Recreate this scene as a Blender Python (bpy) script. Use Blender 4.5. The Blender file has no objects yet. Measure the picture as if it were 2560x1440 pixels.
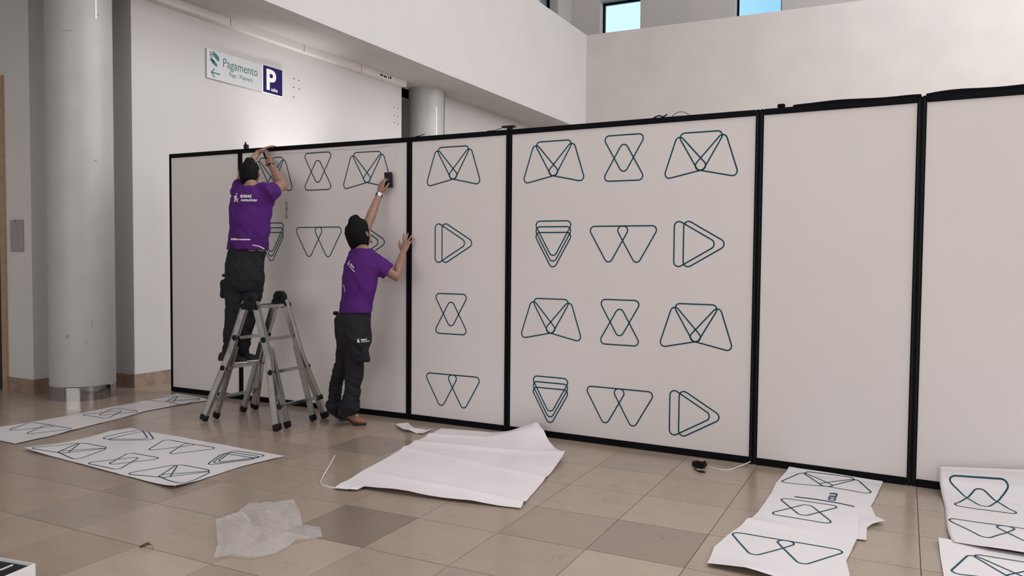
import bpy, bmesh, math, random
from mathutils import Vector, Matrix, noise
from mathutils.bvhtree import BVHTree
random.seed(7)
PI = math.pi
scene = bpy.context.scene
COL = scene.collection

# ------------------------------------------------------------------ camera, world, lights, exposure
H = 1.463
FPX = 1962.1
YAW, PITCH, ROLL = .4632, .0402, .0087
CAMR = (Matrix.Rotation(YAW, 3, 'Z') @ Matrix.Rotation(PI / 2 - PITCH, 3, 'X') @ Matrix.Rotation(ROLL, 3, 'Z'))
cam_data = bpy.data.cameras.new('camera')
cam_data.sensor_width = 36.0
cam_data.lens = FPX / 2560 * 36.0
cam_data.clip_end = 200
cam = bpy.data.objects.new('camera', cam_data)
M4 = CAMR.to_4x4(); M4.translation = Vector((0, 0, H))
cam.matrix_world = M4
COL.objects.link(cam)
scene.camera = cam

world = bpy.data.worlds.new('sky')
scene.world = world
world.use_nodes = True
wn = world.node_tree
wn.nodes.clear()
w_out = wn.nodes.new('ShaderNodeOutputWorld')
w_bg = wn.nodes.new('ShaderNodeBackground')
w_tc = wn.nodes.new('ShaderNodeTexCoord')
w_no = wn.nodes.new('ShaderNodeTexNoise')
w_no.inputs['Scale'].default_value = 3.0
w_no.inputs['Detail'].default_value = 5.0
w_cr = wn.nodes.new('ShaderNodeValToRGB')
w_cr.color_ramp.elements[0].position = .38
w_cr.color_ramp.elements[0].color = (.24, .62, .90, 1)
w_cr.color_ramp.elements[1].position = .62
w_cr.color_ramp.elements[1].color = (.66, .93, 1.0, 1)
wn.links.new(w_tc.outputs['Generated'], w_no.inputs['Vector'])
wn.links.new(w_no.outputs['Fac'], w_cr.inputs['Fac'])
wn.links.new(w_cr.outputs['Color'], w_bg.inputs['Color'])
wn.links.new(w_bg.outputs['Background'], w_out.inputs['Surface'])
w_bg.inputs['Strength'].default_value = 1.0


def area(name, loc, direction, sx, sy, power, color=(1, 1, 1), spread=180):
    l = bpy.data.lights.new(name, 'AREA')
    l.shape = 'RECTANGLE'; l.size = sx; l.size_y = sy; l.energy = power; l.color = color
    l.spread = math.radians(spread)
    o = bpy.data.objects.new(name, l)
    o.location = loc
    o.rotation_euler = Vector(direction).to_track_quat('-Z', 'Y').to_euler()
    COL.objects.link(o)
    return o


def spot(name, loc, target, power, size, blend=.6, color=(1, 1, 1), rad=.08):
    l = bpy.data.lights.new(name, 'SPOT')
    l.energy = power; l.spot_size = math.radians(size); l.spot_blend = blend; l.color = color
    l.shadow_soft_size = rad
    o = bpy.data.objects.new(name, l)
    o.location = loc
    o.rotation_euler = (Vector(target) - Vector(loc)).to_track_quat('-Z', 'Y').to_euler()
    COL.objects.link(o)
    return o


area('daylight_window_right', (8.9, 8.6, 5.2), (-1, 0, -.05), 16, 7.4, 1330, (.965, .985, 1))
area('daylight_roof', (3.2, 8.0, 9.4), (0, 0, -1), 9, 15, 900, (.97, .985, 1))
area('added_light_far', (8.8, 14.6, 6.2), (-1, 0, -.03), 3.2, 5.5, 200, (1, .985, .99))  # added lamp, not a window: brightens the far end of the gallery face
area('daylight_rear', (-1.0, -8.7, 4.2), (0, 1, 0), 14, 6, 520, (.98, .99, 1))
spot('floodlight_behind_partition', (-6.55, 8.05, .9), (-7.45, 8.1, 2.75), 330, 50, 1.0, (1, .96, .94), .25)
spot('floodlight_behind_partition', (-6.45, 10.0, .7), (-7.45, 10.5, 2.6), 60, 75, 1.0, (1, .96, .96), .25)
scene.view_settings.view_transform = 'Standard'
scene.view_settings.look = 'None'
scene.view_settings.gamma = 1.0
scene.view_settings.use_curve_mapping = False
scene.view_settings.exposure = 0.07


# ------------------------------------------------------------------ picture measurements -> points in the place
CAM = Vector((0, 0, H))


def ray(x, y):
    return CAMR @ Vector(((x - 1280) / FPX, -(y - 720) / FPX, -1.0))


def F(x, y, z=0.0):
    d = ray(x, y)
    return CAM + d * ((z - H) / d.z)


def P(x, y, Y):
    d = ray(x, y)
    return CAM + d * (Y / d.y)


def PX(x, y, X):
    d = ray(x, y)
    return CAM + d * (X / d.x)


# ------------------------------------------------------------------ materials
def lin(c):
    return tuple(((v / 255) / 12.92 if v / 255 <= .04045 else ((v / 255 + .055) / 1.055) ** 2.4) for v in c) + (1.0,)


def mat(name, color, rough=.5, metal=0.0, spec=.5, nscale=0, namount=.0, bump=0, bscale=40, rvar=0, detail=4):
    m = bpy.data.materials.new(name)
    m.use_nodes = True
    nt = m.node_tree
    b = nt.nodes['Principled BSDF']
    b.inputs['Base Color'].default_value = color if len(color) == 4 else tuple(color) + (1,)
    b.inputs['Roughness'].default_value = rough
    b.inputs['Metallic'].default_value = metal
    b.inputs['Specular IOR Level'].default_value = spec
    tc = nt.nodes.new('ShaderNodeTexCoord')
    if nscale:
        n = nt.nodes.new('ShaderNodeTexNoise'); n.inputs['Scale'].default_value = nscale
        n.inputs['Detail'].default_value = detail
        nt.links.new(tc.outputs['Object'], n.inputs['Vector'])
        mr = nt.nodes.new('ShaderNodeMapRange')
        mr.inputs['From Min'].default_value = .3; mr.inputs['From Max'].default_value = .7
        mr.inputs['To Min'].default_value = 1 - namount; mr.inputs['To Max'].default_value = 1 + namount
        nt.links.new(n.outputs['Fac'], mr.inputs['Value'])
        mx = nt.nodes.new('ShaderNodeVectorMath'); mx.operation = 'SCALE'
        mx.inputs[0].default_value = tuple(color[:3])
        nt.links.new(mr.outputs['Result'], mx.inputs['Scale'])
        nt.links.new(mx.outputs['Vector'], b.inputs['Base Color'])
        if rvar:
            r2 = nt.nodes.new('ShaderNodeMapRange')
            r2.inputs['From Min'].default_value = .3; r2.inputs['From Max'].default_value = .7
            r2.inputs['To Min'].default_value = rough - rvar; r2.inputs['To Max'].default_value = rough + rvar
            nt.links.new(n.outputs['Fac'], r2.inputs['Value'])
            nt.links.new(r2.outputs['Result'], b.inputs['Roughness'])
    if bump:
        n2 = nt.nodes.new('ShaderNodeTexNoise'); n2.inputs['Scale'].default_value = bscale
        n2.inputs['Detail'].default_value = 5
        nt.links.new(tc.outputs['Object'], n2.inputs['Vector'])
        bp = nt.nodes.new('ShaderNodeBump'); bp.inputs['Strength'].default_value = bump
        bp.inputs['Distance'].default_value = .01
        nt.links.new(n2.outputs['Fac'], bp.inputs['Height'])
        nt.links.new(bp.outputs['Normal'], b.inputs['Normal'])
    return m


def tile_material():
    m = bpy.data.materials.new('stone_tile')
    m.use_nodes = True
    nt = m.node_tree; N = nt.nodes; L = nt.links
    b = N['Principled BSDF']
    oi = N.new('ShaderNodeObjectInfo')
    geo = N.new('ShaderNodeNewGeometry')
    sc = N.new('ShaderNodeVectorMath'); sc.operation = 'SCALE'; sc.inputs['Scale'].default_value = 37.0
    comb = N.new('ShaderNodeCombineXYZ')
    L.new(oi.outputs['Random'], comb.inputs[0]); L.new(oi.outputs['Random'], comb.inputs[2])
    L.new(comb.outputs[0], sc.inputs[0])
    add = N.new('ShaderNodeVectorMath'); add.operation = 'ADD'
    L.new(geo.outputs['Position'], add.inputs[0]); L.new(sc.outputs[0], add.inputs[1])
    mp = N.new('ShaderNodeMapping'); mp.inputs['Scale'].default_value = (1.4, 2.6, 1)
    L.new(add.outputs[0], mp.inputs[0])
    n1 = N.new('ShaderNodeTexNoise'); n1.inputs['Scale'].default_value = 3.0; n1.inputs['Detail'].default_value = 6
    L.new(mp.outputs[0], n1.inputs['Vector'])
    n2 = N.new('ShaderNodeTexNoise'); n2.inputs['Scale'].default_value = 26; n2.inputs['Detail'].default_value = 3
    L.new(mp.outputs[0], n2.inputs['Vector'])
    r1 = N.new('ShaderNodeMapRange'); r1.inputs['From Min'].default_value = .3; r1.inputs['From Max'].default_value = .7
    r1.inputs['To Min'].default_value = .965; r1.inputs['To Max'].default_value = 1.035
    L.new(n1.outputs['Fac'], r1.inputs['Value'])
    # pits and dark specks
    n3 = N.new('ShaderNodeTexNoise'); n3.inputs['Scale'].default_value = 9; n3.inputs['Detail'].default_value = 2
    L.new(add.outputs[0], n3.inputs['Vector'])
    n4 = N.new('ShaderNodeTexNoise'); n4.inputs['Scale'].default_value = 70; n4.inputs['Detail'].default_value = 1
    L.new(add.outputs[0], n4.inputs['Vector'])
    mul = N.new('ShaderNodeMath'); mul.operation = 'MULTIPLY'
    L.new(n3.outputs['Fac'], mul.inputs[0]); L.new(n4.outputs['Fac'], mul.inputs[1])
    r2 = N.new('ShaderNodeMapRange'); r2.inputs['From Min'].default_value = .40; r2.inputs['From Max'].default_value = .47
    r2.inputs['To Min'].default_value = 1; r2.inputs['To Max'].default_value = .72
    L.new(mul.outputs[0], r2.inputs['Value'])
    mm = N.new('ShaderNodeMath'); mm.operation = 'MULTIPLY'
    L.new(r1.outputs[0], mm.inputs[0]); L.new(r2.outputs[0], mm.inputs[1])
    r3 = N.new('ShaderNodeMapRange'); r3.inputs['From Min'].default_value = .3; r3.inputs['From Max'].default_value = .7
    r3.inputs['To Min'].default_value = .96; r3.inputs['To Max'].default_value = 1.03
    L.new(n2.outputs['Fac'], r3.inputs['Value'])
    m3 = N.new('ShaderNodeMath'); m3.operation = 'MULTIPLY'
    L.new(mm.outputs[0], m3.inputs[0]); L.new(r3.outputs[0], m3.inputs[1])
    cs = N.new('ShaderNodeVectorMath'); cs.operation = 'SCALE'
    L.new(oi.outputs['Color'], cs.inputs[0]); L.new(m3.outputs[0], cs.inputs['Scale'])
    L.new(cs.outputs[0], b.inputs['Base Color'])
    rr = N.new('ShaderNodeMapRange'); rr.inputs['From Min'].default_value = .3; rr.inputs['From Max'].default_value = .7
    rr.inputs['To Min'].default_value = .19; rr.inputs['To Max'].default_value = .24
    L.new(n1.outputs['Fac'], rr.inputs['Value']); L.new(rr.outputs[0], b.inputs['Roughness'])
    b.inputs['Specular IOR Level'].default_value = .60
    bp = N.new('ShaderNodeBump'); bp.inputs['Strength'].default_value = .03; bp.inputs['Distance'].default_value = .002
    L.new(m3.outputs[0], bp.inputs['Height']); L.new(bp.outputs[0], b.inputs['Normal'])
    return m


def film_material(name, color, alpha, rough=.25):
    m = bpy.data.materials.new(name)
    m.use_nodes = True
    nt = m.node_tree; N = nt.nodes; L = nt.links
    b = N['Principled BSDF']
    b.inputs['Base Color'].default_value = color
    b.inputs['Roughness'].default_value = rough
    lw = N.new('ShaderNodeLayerWeight'); lw.inputs['Blend'].default_value = .45
    mr = N.new('ShaderNodeMapRange'); mr.inputs['To Min'].default_value = alpha; mr.inputs['To Max'].default_value = min(1, alpha + (.24 if alpha > .05 else .22))
    L.new(lw.outputs['Facing'], mr.inputs['Value'])
    L.new(mr.outputs[0], b.inputs['Alpha'])
    return m


def glass_material():
    m = bpy.data.materials.new('window_glass')
    m.use_nodes = True
    b = m.node_tree.nodes['Principled BSDF']
    b.inputs['Base Color'].default_value = (1, 1, 1, 1)
    b.inputs['Roughness'].default_value = .0
    b.inputs['Transmission Weight'].default_value = 1
    b.inputs['IOR'].default_value = 1.01
    return m


WALL = mat('painted_wall', (.555, .535, .532, 1), .75, nscale=1.2, namount=.015, bump=.06, bscale=60)
WALLD = mat('grey_painted_wall', (.60, .575, .56, 1), .7, nscale=1.2, namount=.02, bump=.06, bscale=60)
WALLC = mat('painted_concrete', (.58, .545, .53, 1), .6, nscale=1.5, namount=.04, bump=.08, bscale=30)
SOFF = mat('soffit_paint', (.52, .50, .485, 1), .8, nscale=1, namount=.02)
TRUNK = mat('trunking_white', (.70, .69, .66, 1), .45, nscale=2, namount=.03)
COLUMN = mat('column_paint', (.42, .41, .395, 1), .42, nscale=3, namount=.05, bump=.1, bscale=14)
STEEL = mat('polished_steel', (.36, .35, .345, 1), .12, 1.0, nscale=4, namount=.05, bump=.12, bscale=9, rvar=.04)
SKIRT = mat('stone_skirting', (.27, .19, .145, 1), .35, nscale=9, namount=.22, detail=6)
WOOD = mat('door_frame_wood', (.36, .235, .155, 1), .45, nscale=12, namount=.12)
DARK = mat('dark_opening', (.012, .012, .015, 1), .6)
GROUT = mat('grout', (.11, .085, .07, 1), .9, spec=.1)
TILE = tile_material()
BOARD = mat('panel_board', (.76, .705, .69, 1), .42, nscale=1.6, namount=.012)
FRAME = mat('black_frame', (.004, .004, .006, 1), .55, spec=.08)
BLACK = mat('black_plastic', (.006, .006, .008, 1), .45, spec=.2)
FOAM = mat('black_foam_tape', (.005, .005, .007, 1), .8, spec=.08)
TEAL = mat('teal_print', (.003, .060, .090, 1), .5, spec=.15)
VINYL = mat('white_vinyl', (.72, .68, .69, 1), .38, nscale=3, namount=.015, bump=.05, bscale=12)
PAPER = mat('white_backing', (.82, .76, .79, 1), .33, nscale=3, namount=.015, bump=.08, bscale=8)
SMUDGE = mat('grey_smudge', (.60, .575, .57, 1), .4)
FILM = film_material('clear_plastic_film', (.78, .76, .77, 1), .06, .16)
LAM = film_material('application_film', (.60, .56, .55, 1), .0, .5)
GLASS = glass_material()
ALU = mat('brushed_aluminium', (.56, .55, .54, 1), .24, 1.0, nscale=14, namount=.10, bump=.08, bscale=50)
ALUR = mat('ribbed_aluminium', (.42, .41, .40, 1), .38, 1.0, nscale=30, namount=.12)
RUBBER = mat('black_rubber', (.006, .006, .008, 1), .5, spec=.3)
SIGNP = mat('sign_plate', (.56, .57, .58, 1), .28, .35, nscale=2, namount=.02)
SIGNT = mat('sign_teal', (.02, .14, .17, 1), .4)
NAVY = mat('sign_navy', (.012, .007, .085, 1), .5, spec=.15)
WHITE = mat('white_paint', (.80, .80, .80, 1), .4)
GREY = mat('grey_text', (.06, .055, .055, 1), .6)
COVER = mat('cover_plate', (.30, .27, .265, 1), .4, nscale=6, namount=.03)
SKIN = mat('skin', (.315, .175, .125, 1), .5, nscale=25, namount=.08, bump=.08, bscale=90)
HAIR = mat('black_hair', (.004, .0035, .004, 1), .7, spec=.15, bump=.5, bscale=70)
SHIRT = mat('purple_cotton', (.080, .017, .150, 1), .85, nscale=9, namount=.12, bump=.5, bscale=11, spec=.15)
TROUS = mat('charcoal_work_cloth', (.013, .013, .017, 1), .8, nscale=12, namount=.18, bump=.5, bscale=26, spec=.25)
STITCH = mat('trouser_seam', (.008, .008, .01, 1), .8)
SHOEB = mat('black_shoe', (.01, .01, .012, 1), .6, bump=.3, bscale=90)
SOLEW = mat('white_sole', (.72, .69, .66, 1), .5)
SUEDE = mat('brown_suede', (.27, .13, .07, 1), .8, nscale=30, namount=.15)
SOLED = mat('dark_sole', (.02, .018, .018, 1), .7)
EYE = mat('eye', (.6, .6, .6, 1), .2)
ORANGE = mat('orange_plastic', (.42, .15, .09, 1), .45)
CARD = mat('white_card', (.72, .70, .71, 1), .5)
LEAF = mat('dry_leaf', (.10, .055, .03, 1), .7, nscale=30, namount=.2)


# ------------------------------------------------------------------ object helpers
def link(name, me, m=None, parent=None, smooth=False):
    o = bpy.data.objects.new(name, me)
    COL.objects.link(o)
    if m is not None and not me.materials:
        me.materials.append(m)
    if parent is not None:
        o.parent = parent
        o.matrix_parent_inverse = Matrix.Translation(-parent.location) if parent.type == 'EMPTY' and parent.parent is None and parent.rotation_euler.z == 0 else Matrix()
    if smooth:
        for p in me.polygons:
            p.use_smooth = True
    return o


def obj(name, bm, m, parent=None, smooth=False, angle=None):
    me = bpy.data.meshes.new(name)
    bmesh.ops.recalc_face_normals(bm, faces=bm.faces[:])
    bm.to_mesh(me); bm.free()
    o = link(name, me, m, parent, smooth)
    if angle is not None:
        for p in me.polygons:
            p.use_smooth = True
        me.set_sharp_from_angle(angle=math.radians(angle))
    return o


def tag(o, label=None, cat=None, group=None, kind=None):
    if label: o['label'] = label
    if cat: o['category'] = cat
    if group: o['group'] = group
    if kind: o['kind'] = kind
    return o


def thing(name, loc, label, cat, group=None):
    o = bpy.data.objects.new(name, None)
    o.empty_display_size = .1
    o.location = loc
    COL.objects.link(o)
    return tag(o, label, cat, group)


def box(bm, a, b, bevel=0):
    x0, y0, z0 = a; x1, y1, z1 = b
    vs = [bm.verts.new(v) for v in ((x0, y0, z0), (x1, y0, z0), (x1, y1, z0), (x0, y1, z0), (x0, y0, z1), (x1, y0, z1), (x1, y1, z1), (x0, y1, z1))]
    fs = [bm.faces.new([vs[i] for i in q]) for q in ((0, 3, 2, 1), (4, 5, 6, 7), (0, 1, 5, 4), (1, 2, 6, 5), (2, 3, 7, 6), (3, 0, 4, 7))]
    if bevel:
        es = list({e for f in fs for e in f.edges})
        bmesh.ops.bevel(bm, geom=es, offset=bevel, segments=1, affect='EDGES')
    return bm


def obox(bm, c, ax, ay, az, bevel=0):
    """oriented box: centre and three half-extent vectors"""
    c = Vector(c)
    vs = []
    for sz in (-1, 1):
        for sx, sy in ((-1, -1), (1, -1), (1, 1), (-1, 1)):
            vs.append(bm.verts.new(c + ax * sx + ay * sy + az * sz))
    fs = [bm.faces.new([vs[i] for i in q]) for q in ((0, 3, 2, 1), (4, 5, 6, 7), (0, 1, 5, 4), (1, 2, 6, 5), (2, 3, 7, 6), (3, 0, 4, 7))]
    if bevel:
        es = list({e for f in fs for e in f.edges})
        bmesh.ops.bevel(bm, geom=es, offset=bevel, segments=2, affect='EDGES')
    return bm


def bar(bm, p, q, side, w, d, bevel=0):
    """rectangular bar from p to q, width w along side, depth d across"""
    p = Vector(p); q = Vector(q); ax = (q - p) / 2
    dr = ax.normalized(); s = Vector(side); s = (s - dr * s.dot(dr)).normalized(); t = dr.cross(s)
    return obox(bm, (p + q) / 2, ax, s * w / 2, t * d / 2, bevel)


def ring_pts(c, a, b, n):
    return [c + a * math.cos(2 * PI * i / n) + b * math.sin(2 * PI * i / n) for i in range(n)]


def loft(bm, secs, n=20, dome=True):
    """secs: (centre, half-axis vector a, half-axis vector b); closed solid with softly domed ends"""
    secs = [(Vector(c), Vector(a), Vector(b)) for c, a, b in secs]
    if dome:
        def cap(s, t):
            c, a, b = s; c2 = t[0]
            d = (c - c2).normalized(); r = min(a.length, b.length)
            return [(c + d * r * .5, a * .866, b * .866), (c + d * r * .86, a * .5, b * .5)]
        s0 = cap(secs[0], secs[1])[::-1]; s1 = cap(secs[-1], secs[-2])
        secs = s0 + secs + s1
    rings = [[bm.verts.new(p) for p in ring_pts(c, a, b, n)] for c, a, b in secs]
    for r0, r1 in zip(rings, rings[1:]):
        for i in range(n):
            j = (i + 1) % n
            bm.faces.new((r0[i], r0[j], r1[j], r1[i]))
    bm.faces.new(rings[0][::-1]); bm.faces.new(rings[-1])
    return bm


def tube(bm, pts, radii, n=14, dome=True, flat=1.0, ref=None):
    """limb through pts with a radius at each; flat scales the second axis"""
    pts = [Vector(p) for p in pts]
    if not hasattr(radii, '__len__'):
        radii = [radii] * len(pts)
    secs = []
    u = None
    for i, p in enumerate(pts):
        if i == 0: d = pts[1] - p
        elif i == len(pts) - 1: d = p - pts[i - 1]
        else: d = (pts[i + 1] - p).normalized() + (p - pts[i - 1]).normalized()
        d.normalize()
        if u is None:
            r = Vector(ref) if ref is not None else (Vector((0, 0, 1)) if abs(d.z) < .9 else Vector((1, 0, 0)))
            u = r
        u = (u - d * u.dot(d)).normalized()
        v = d.cross(u)
        secs.append((p, u * radii[i], v * radii[i] * flat))
    return loft(bm, secs, n, dome)


def smooth_path(pts, k=6):
    pts = [Vector(p) for p in pts]
    out = []
    n = len(pts)
    for i in range(n - 1):
        p0 = pts[max(i - 1, 0)]; p1 = pts[i]; p2 = pts[i + 1]; p3 = pts[min(i + 2, n - 1)]
        for j in range(k):
            t = j / k
            out.append(.5 * ((2 * p1) + (p2 - p0) * t + (2 * p0 - 5 * p1 + 4 * p2 - p3) * t * t + (3 * p1 - p0 - 3 * p2 + p3) * t ** 3))
    out.append(pts[-1])
    return out


def remeshed(bm, voxel, smooth_it=4, disp=None):
    me = bpy.data.meshes.new('tmp')
    bmesh.ops.recalc_face_normals(bm, faces=bm.faces[:])
    bm.to_mesh(me); bm.free()
    o = bpy.data.objects.new('tmp', me)
    COL.objects.link(o)
    md = o.modifiers.new('r', 'REMESH'); md.mode = 'VOXEL'; md.voxel_size = voxel; md.use_smooth_shade = True
    if smooth_it:
        sm = o.modifiers.new('s', 'SMOOTH'); sm.iterations = smooth_it; sm.factor = .5
    dg = bpy.context.evaluated_depsgraph_get()
    ev = o.evaluated_get(dg)
    new = bpy.data.meshes.new_from_object(ev)
    bpy.data.objects.remove(o)
    bpy.data.meshes.remove(me)
    if disp:
        ns = [v.normal.copy() for v in new.vertices]
        for v, nn in zip(new.vertices, ns):
            v.co += nn * disp(v.co, nn)
        new.update()
    for p in new.polygons:
        p.use_smooth = True
    return new


def robj(name, bm, voxel, m, parent, smooth_it=4, disp=None):
    me = remeshed(bm, voxel, smooth_it, disp)
    me.name = name
    me.materials.clear(); me.materials.append(m)
    return link(name, me, None, parent)


# ------------------------------------------------------------------ the printed line symbols
TR, TC = .033, .1397      # corner radius, centre-to-corner-arc distance of the rounded triangle


def tri_path(cx, cy, rot, s=1.0, seg=6, sub=10):
    """closed rounded triangle, pointing up at rot=0 (degrees, anticlockwise)"""
    pts = []
    cs = [(cx + TC * s * math.cos(math.radians(a + rot)), cy + TC * s * math.sin(math.radians(a + rot)), a + rot) for a in (90, 210, 330)]
    r = TR * s
    for (x, y, a) in cs:
        arc = [(x + r * math.cos(math.radians(a - 60 + 120 * i / seg)), y + r * math.sin(math.radians(a - 60 + 120 * i / seg))) for i in range(seg + 1)]
        if pts:
            p = pts[-1]; q = arc[0]
            pts += [(p[0] + (q[0] - p[0]) * k / sub, p[1] + (q[1] - p[1]) * k / sub) for k in range(1, sub)]
        pts += arc
    p = pts[-1]; q = pts[0]
    pts += [(p[0] + (q[0] - p[0]) * k / sub, p[1] + (q[1] - p[1]) * k / sub) for k in range(1, sub)]
    return pts


SYMS = {
    'M': [(0, .059, 180, 1), (-.128, -.0365, 12, 1), (.128, -.0365, -12, 1)],
    'X': [(0, .071, 180, 1), (0, -.071, 0, 1)],
    'S': [(0, .08, 180, 1), (0, .034, 180, 1), (0, -.012, 180, 1)],
    'W': [(-.114, .034, 180, 1), (.114, .034, 180, 1)],
    'P': [(-.076, 0, -90, 1.08), (-.005, 0, -90, 1.08)],
}


def symbol(kind, fn, m, parent, width=.0100, name='line_symbol'):
    """fn maps symbol-plane (x, y) to a world point lying on the surface"""
    bm = bmesh.new()
    for (cx, cy, rot, s) in SYMS[kind]:
        path = tri_path(cx, cy, rot, s)
        n = len(path)
        L, R = [], []
        for i in range(n):
            a = path[i - 1]; b = path[(i + 1) % n]
            dx, dy = b[0] - a[0], b[1] - a[1]; l = math.hypot(dx, dy)
            nx, ny = -dy / l * width / 2, dx / l * width / 2
            L.append(bm.verts.new(fn(path[i][0] + nx, path[i][1] + ny)))
            R.append(bm.verts.new(fn(path[i][0] - nx, path[i][1] - ny)))
        for i in range(n):
            j = (i + 1) % n
            bm.faces.new((L[i], L[j], R[j], R[i]))
    me = bpy.data.meshes.new(name)
    bm.to_mesh(me); bm.free()
    return link(name, me, m, parent)


def text(name, body, size, origin, right, up, m, parent, align='LEFT', off=.0006, fn=None, bold=0, xs=1.0, cuts=0):
    cu = bpy.data.curves.new('t', 'FONT')
    cu.body = body; cu.size = size; cu.align_x = align; cu.offset = bold; cu.resolution_u = 3
    o = bpy.data.objects.new('t', cu)
    COL.objects.link(o)
    dg = bpy.context.evaluated_depsgraph_get()
    me = bpy.data.meshes.new_from_object(o.evaluated_get(dg))
    bpy.data.objects.remove(o)
    if cuts:
        b = bmesh.new(); b.from_mesh(me)
        bmesh.ops.triangulate(b, faces=b.faces[:])
        bmesh.ops.subdivide_edges(b, edges=b.edges[:], cuts=cuts)
        b.to_mesh(me); b.free()
    right = Vector(right).normalized(); up = Vector(up).normalized(); nrm = right.cross(up)
    origin = Vector(origin)
    for v in me.vertices:
        if fn: v.co = fn(v.co.x * xs, v.co.y)
        else: v.co = origin + right * v.co.x * xs + up * v.co.y + nrm * off
    me.materials.clear(); me.name = name
    return link(name, me, m, parent)


# ------------------------------------------------------------------ floor
TX, TY = .4993, .5018
TX0, TY0 = -1.8908, 3.6383
floor_bm = bmesh.new()
box(floor_bm, (-9.6, -9, -.12), (9, 17, -.0035))
floor = tag(obj('floor', floor_bm, GROUT), kind='structure')
tile_bm = bmesh.new()
g = .0021
vs = [(g, g), (TX - g, g), (TX - g, TY - g), (g, TY - g)]
b = .00015
lo = [tile_bm.verts.new((x, y, -.004)) for x, y in vs]
mid = [tile_bm.verts.new((x, y, -b)) for x, y in vs]
hi = [tile_bm.verts.new((x + (b if x < .2 else -b), y + (b if y < .2 else -b), 0)) for x, y in vs]
for r0, r1 in ((lo, mid), (mid, hi)):
    for i in range(4):
        j = (i + 1) % 4
        tile_bm.faces.new((r0[i], r0[j], r1[j], r1[i]))
tile_bm.faces.new(hi)
tile_me = bpy.data.meshes.new('tile')
tile_bm.to_mesh(tile_me); tile_bm.free()
tile_me.materials.append(TILE)


def tile_of(px, py):
    p = F(px, py)
    return (math.floor((p.x - TX0) / TX), math.floor((p.y - TY0) / TY))


SHADE = {tile_of(870, 1310): .66, tile_of(1600, 1370): .76, tile_of(1330, 1295): .86, tile_of(410, 1228): .80,
         tile_of(960, 1120): .78, tile_of(1650, 1425): 1.14, tile_of(100, 1300): .88, tile_of(470, 1330): 1.12,
         tile_of(390, 1410): 1.15, tile_of(560, 1390): 1.0, tile_of(240, 1360): .90, tile_of(760, 1400): 1.16,
         tile_of(1040, 1400): 1.0, tile_of(1500, 1250): 1.0, tile_of(600, 1250): 1.0, tile_of(1850, 1330): 1.0,
         tile_of(1170, 1290): .98}
BASE = (.352, .276, .218)
rr = random.Random(3)
shades = {}
for j in range(-24, 27):
    for i in range(-16, 22):
        s = SHADE.get((i, j), rr.choice((.90, .94, .97, 1.0, 1.02, 1.05)))
        hue = rr.uniform(-.02, .02)
        shades[(i, j)] = (BASE[0] * s * (1 + hue), BASE[1] * s, BASE[2] * s * (1 - hue), 1)
NEAR = set()
cand = []
for (i, j) in shades:
    x, y = TX0 + (i + .5) * TX, TY0 + (j + .5) * TY
    d = CAMR.transposed() @ (Vector((x, y, 0)) - CAM)
    if d.z < -.5 and y < 5.95 + (2 if x < -6.9 else 0):
        u = 1280 + FPX * d.x / -d.z; v = 720 - FPX * d.y / -d.z
        if -220 < u < 2780 and v < 1640:
            cand.append((d.length, i, j))
cand.sort()
NEAR = {(i, j) for _, i, j in cand[:290]}
for (i, j) in sorted(NEAR):
    o = bpy.data.objects.new('tile', tile_me)
    o.location = (TX0 + i * TX, TY0 + j * TY, 0)
    o.color = shades[(i, j)]
    COL.objects.link(o)
    o.parent = floor
far_bm = bmesh.new()
for (i, j) in shades:
    if (i, j) in NEAR: continue
    x, y = TX0 + i * TX, TY0 + j * TY
    if x < -9.5 or x > 8.6 or y < -8.9 or y > 16.4: continue
    box(far_bm, (x + g, y + g, -.004), (x + TX - g, y + TY - g, 0))
ft = obj('tile_field', far_bm, TILE, floor)
ft.color = BASE + (1,)
ft['kind'] = 'stuff'


# ------------------------------------------------------------------ room shell
def struct(name, boxes, m, bevel=0):
    bm = bmesh.new()
    for a, b in boxes: box(bm, a, b, bevel)
    return tag(obj(name, bm, m), kind='structure')


XW = -7.45     # wall with the sign
ZS = 4.31      # underside of the gallery
XF = -6.5      # face of the gallery
YB = 16.65
ZP = 6.43
struct('wall_left', [((-9.3, 5.76, 0), (XW, 10.80, ZS))], WALL)
struct('wall_left_far', [((-9.3, 12.1, 0), (-7.42, YB, ZS))], WALL)
struct('wall_left_near', [((-8.42, 5.0, 0), (-8.0, 5.76, ZS)), ((-9.6, 5.0, 3.30), (-8.42, 5.3, ZS))], WALLD)
struct('wall_left_outer', [((-9.6, -9, 0), (-9.45, 17, 9.6))], WALL)
struct('baseboard_left', [((XW - .05, 5.76, 0), (XW + .012, 10.8, .145)), ((-8.0, 5.748, 0), (XW + .012, 5.76, .145))], SKIRT)
struct('baseboard_left_near', [((-8.43, 4.988, 0), (-7.988, 5.0, .15)), ((-8.0, 5.0, 0), (-7.988, 5.745, .15))], SKIRT)
struct('baseboard_left_far', [((-7.43, 12.1, 0), (-7.408, YB, .145))], SKIRT)
struct('wall_gallery', [((XF - .22, -9, ZS), (XF, YB, ZP))], WALL)
struct('wall_back', [((-9.45, YB, 0), (8.9, YB + .22, ZP))], WALLC)
struct('ceiling_gallery', [((-9.45, -9, ZS), (XF - .22, 17, ZS + .3)), ((-9.45, YB + .22, ZS), (8.9, 22.0, ZS + .3))], SOFF)
struct('ceiling', [((-9.6, -9, 9.6), (9.1, 22.2, 9.75))], WALL)
struct('wall_right', [((8.95, -9, 0), (9.1, 22, 9.6))], WALL)
struct('wall_rear', [((-9.6, -9.1, 0), (9.1, -8.95, 9.6))], WALL)
# upper walls with their windows
YU = 18.65
GL = YU + .25


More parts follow.
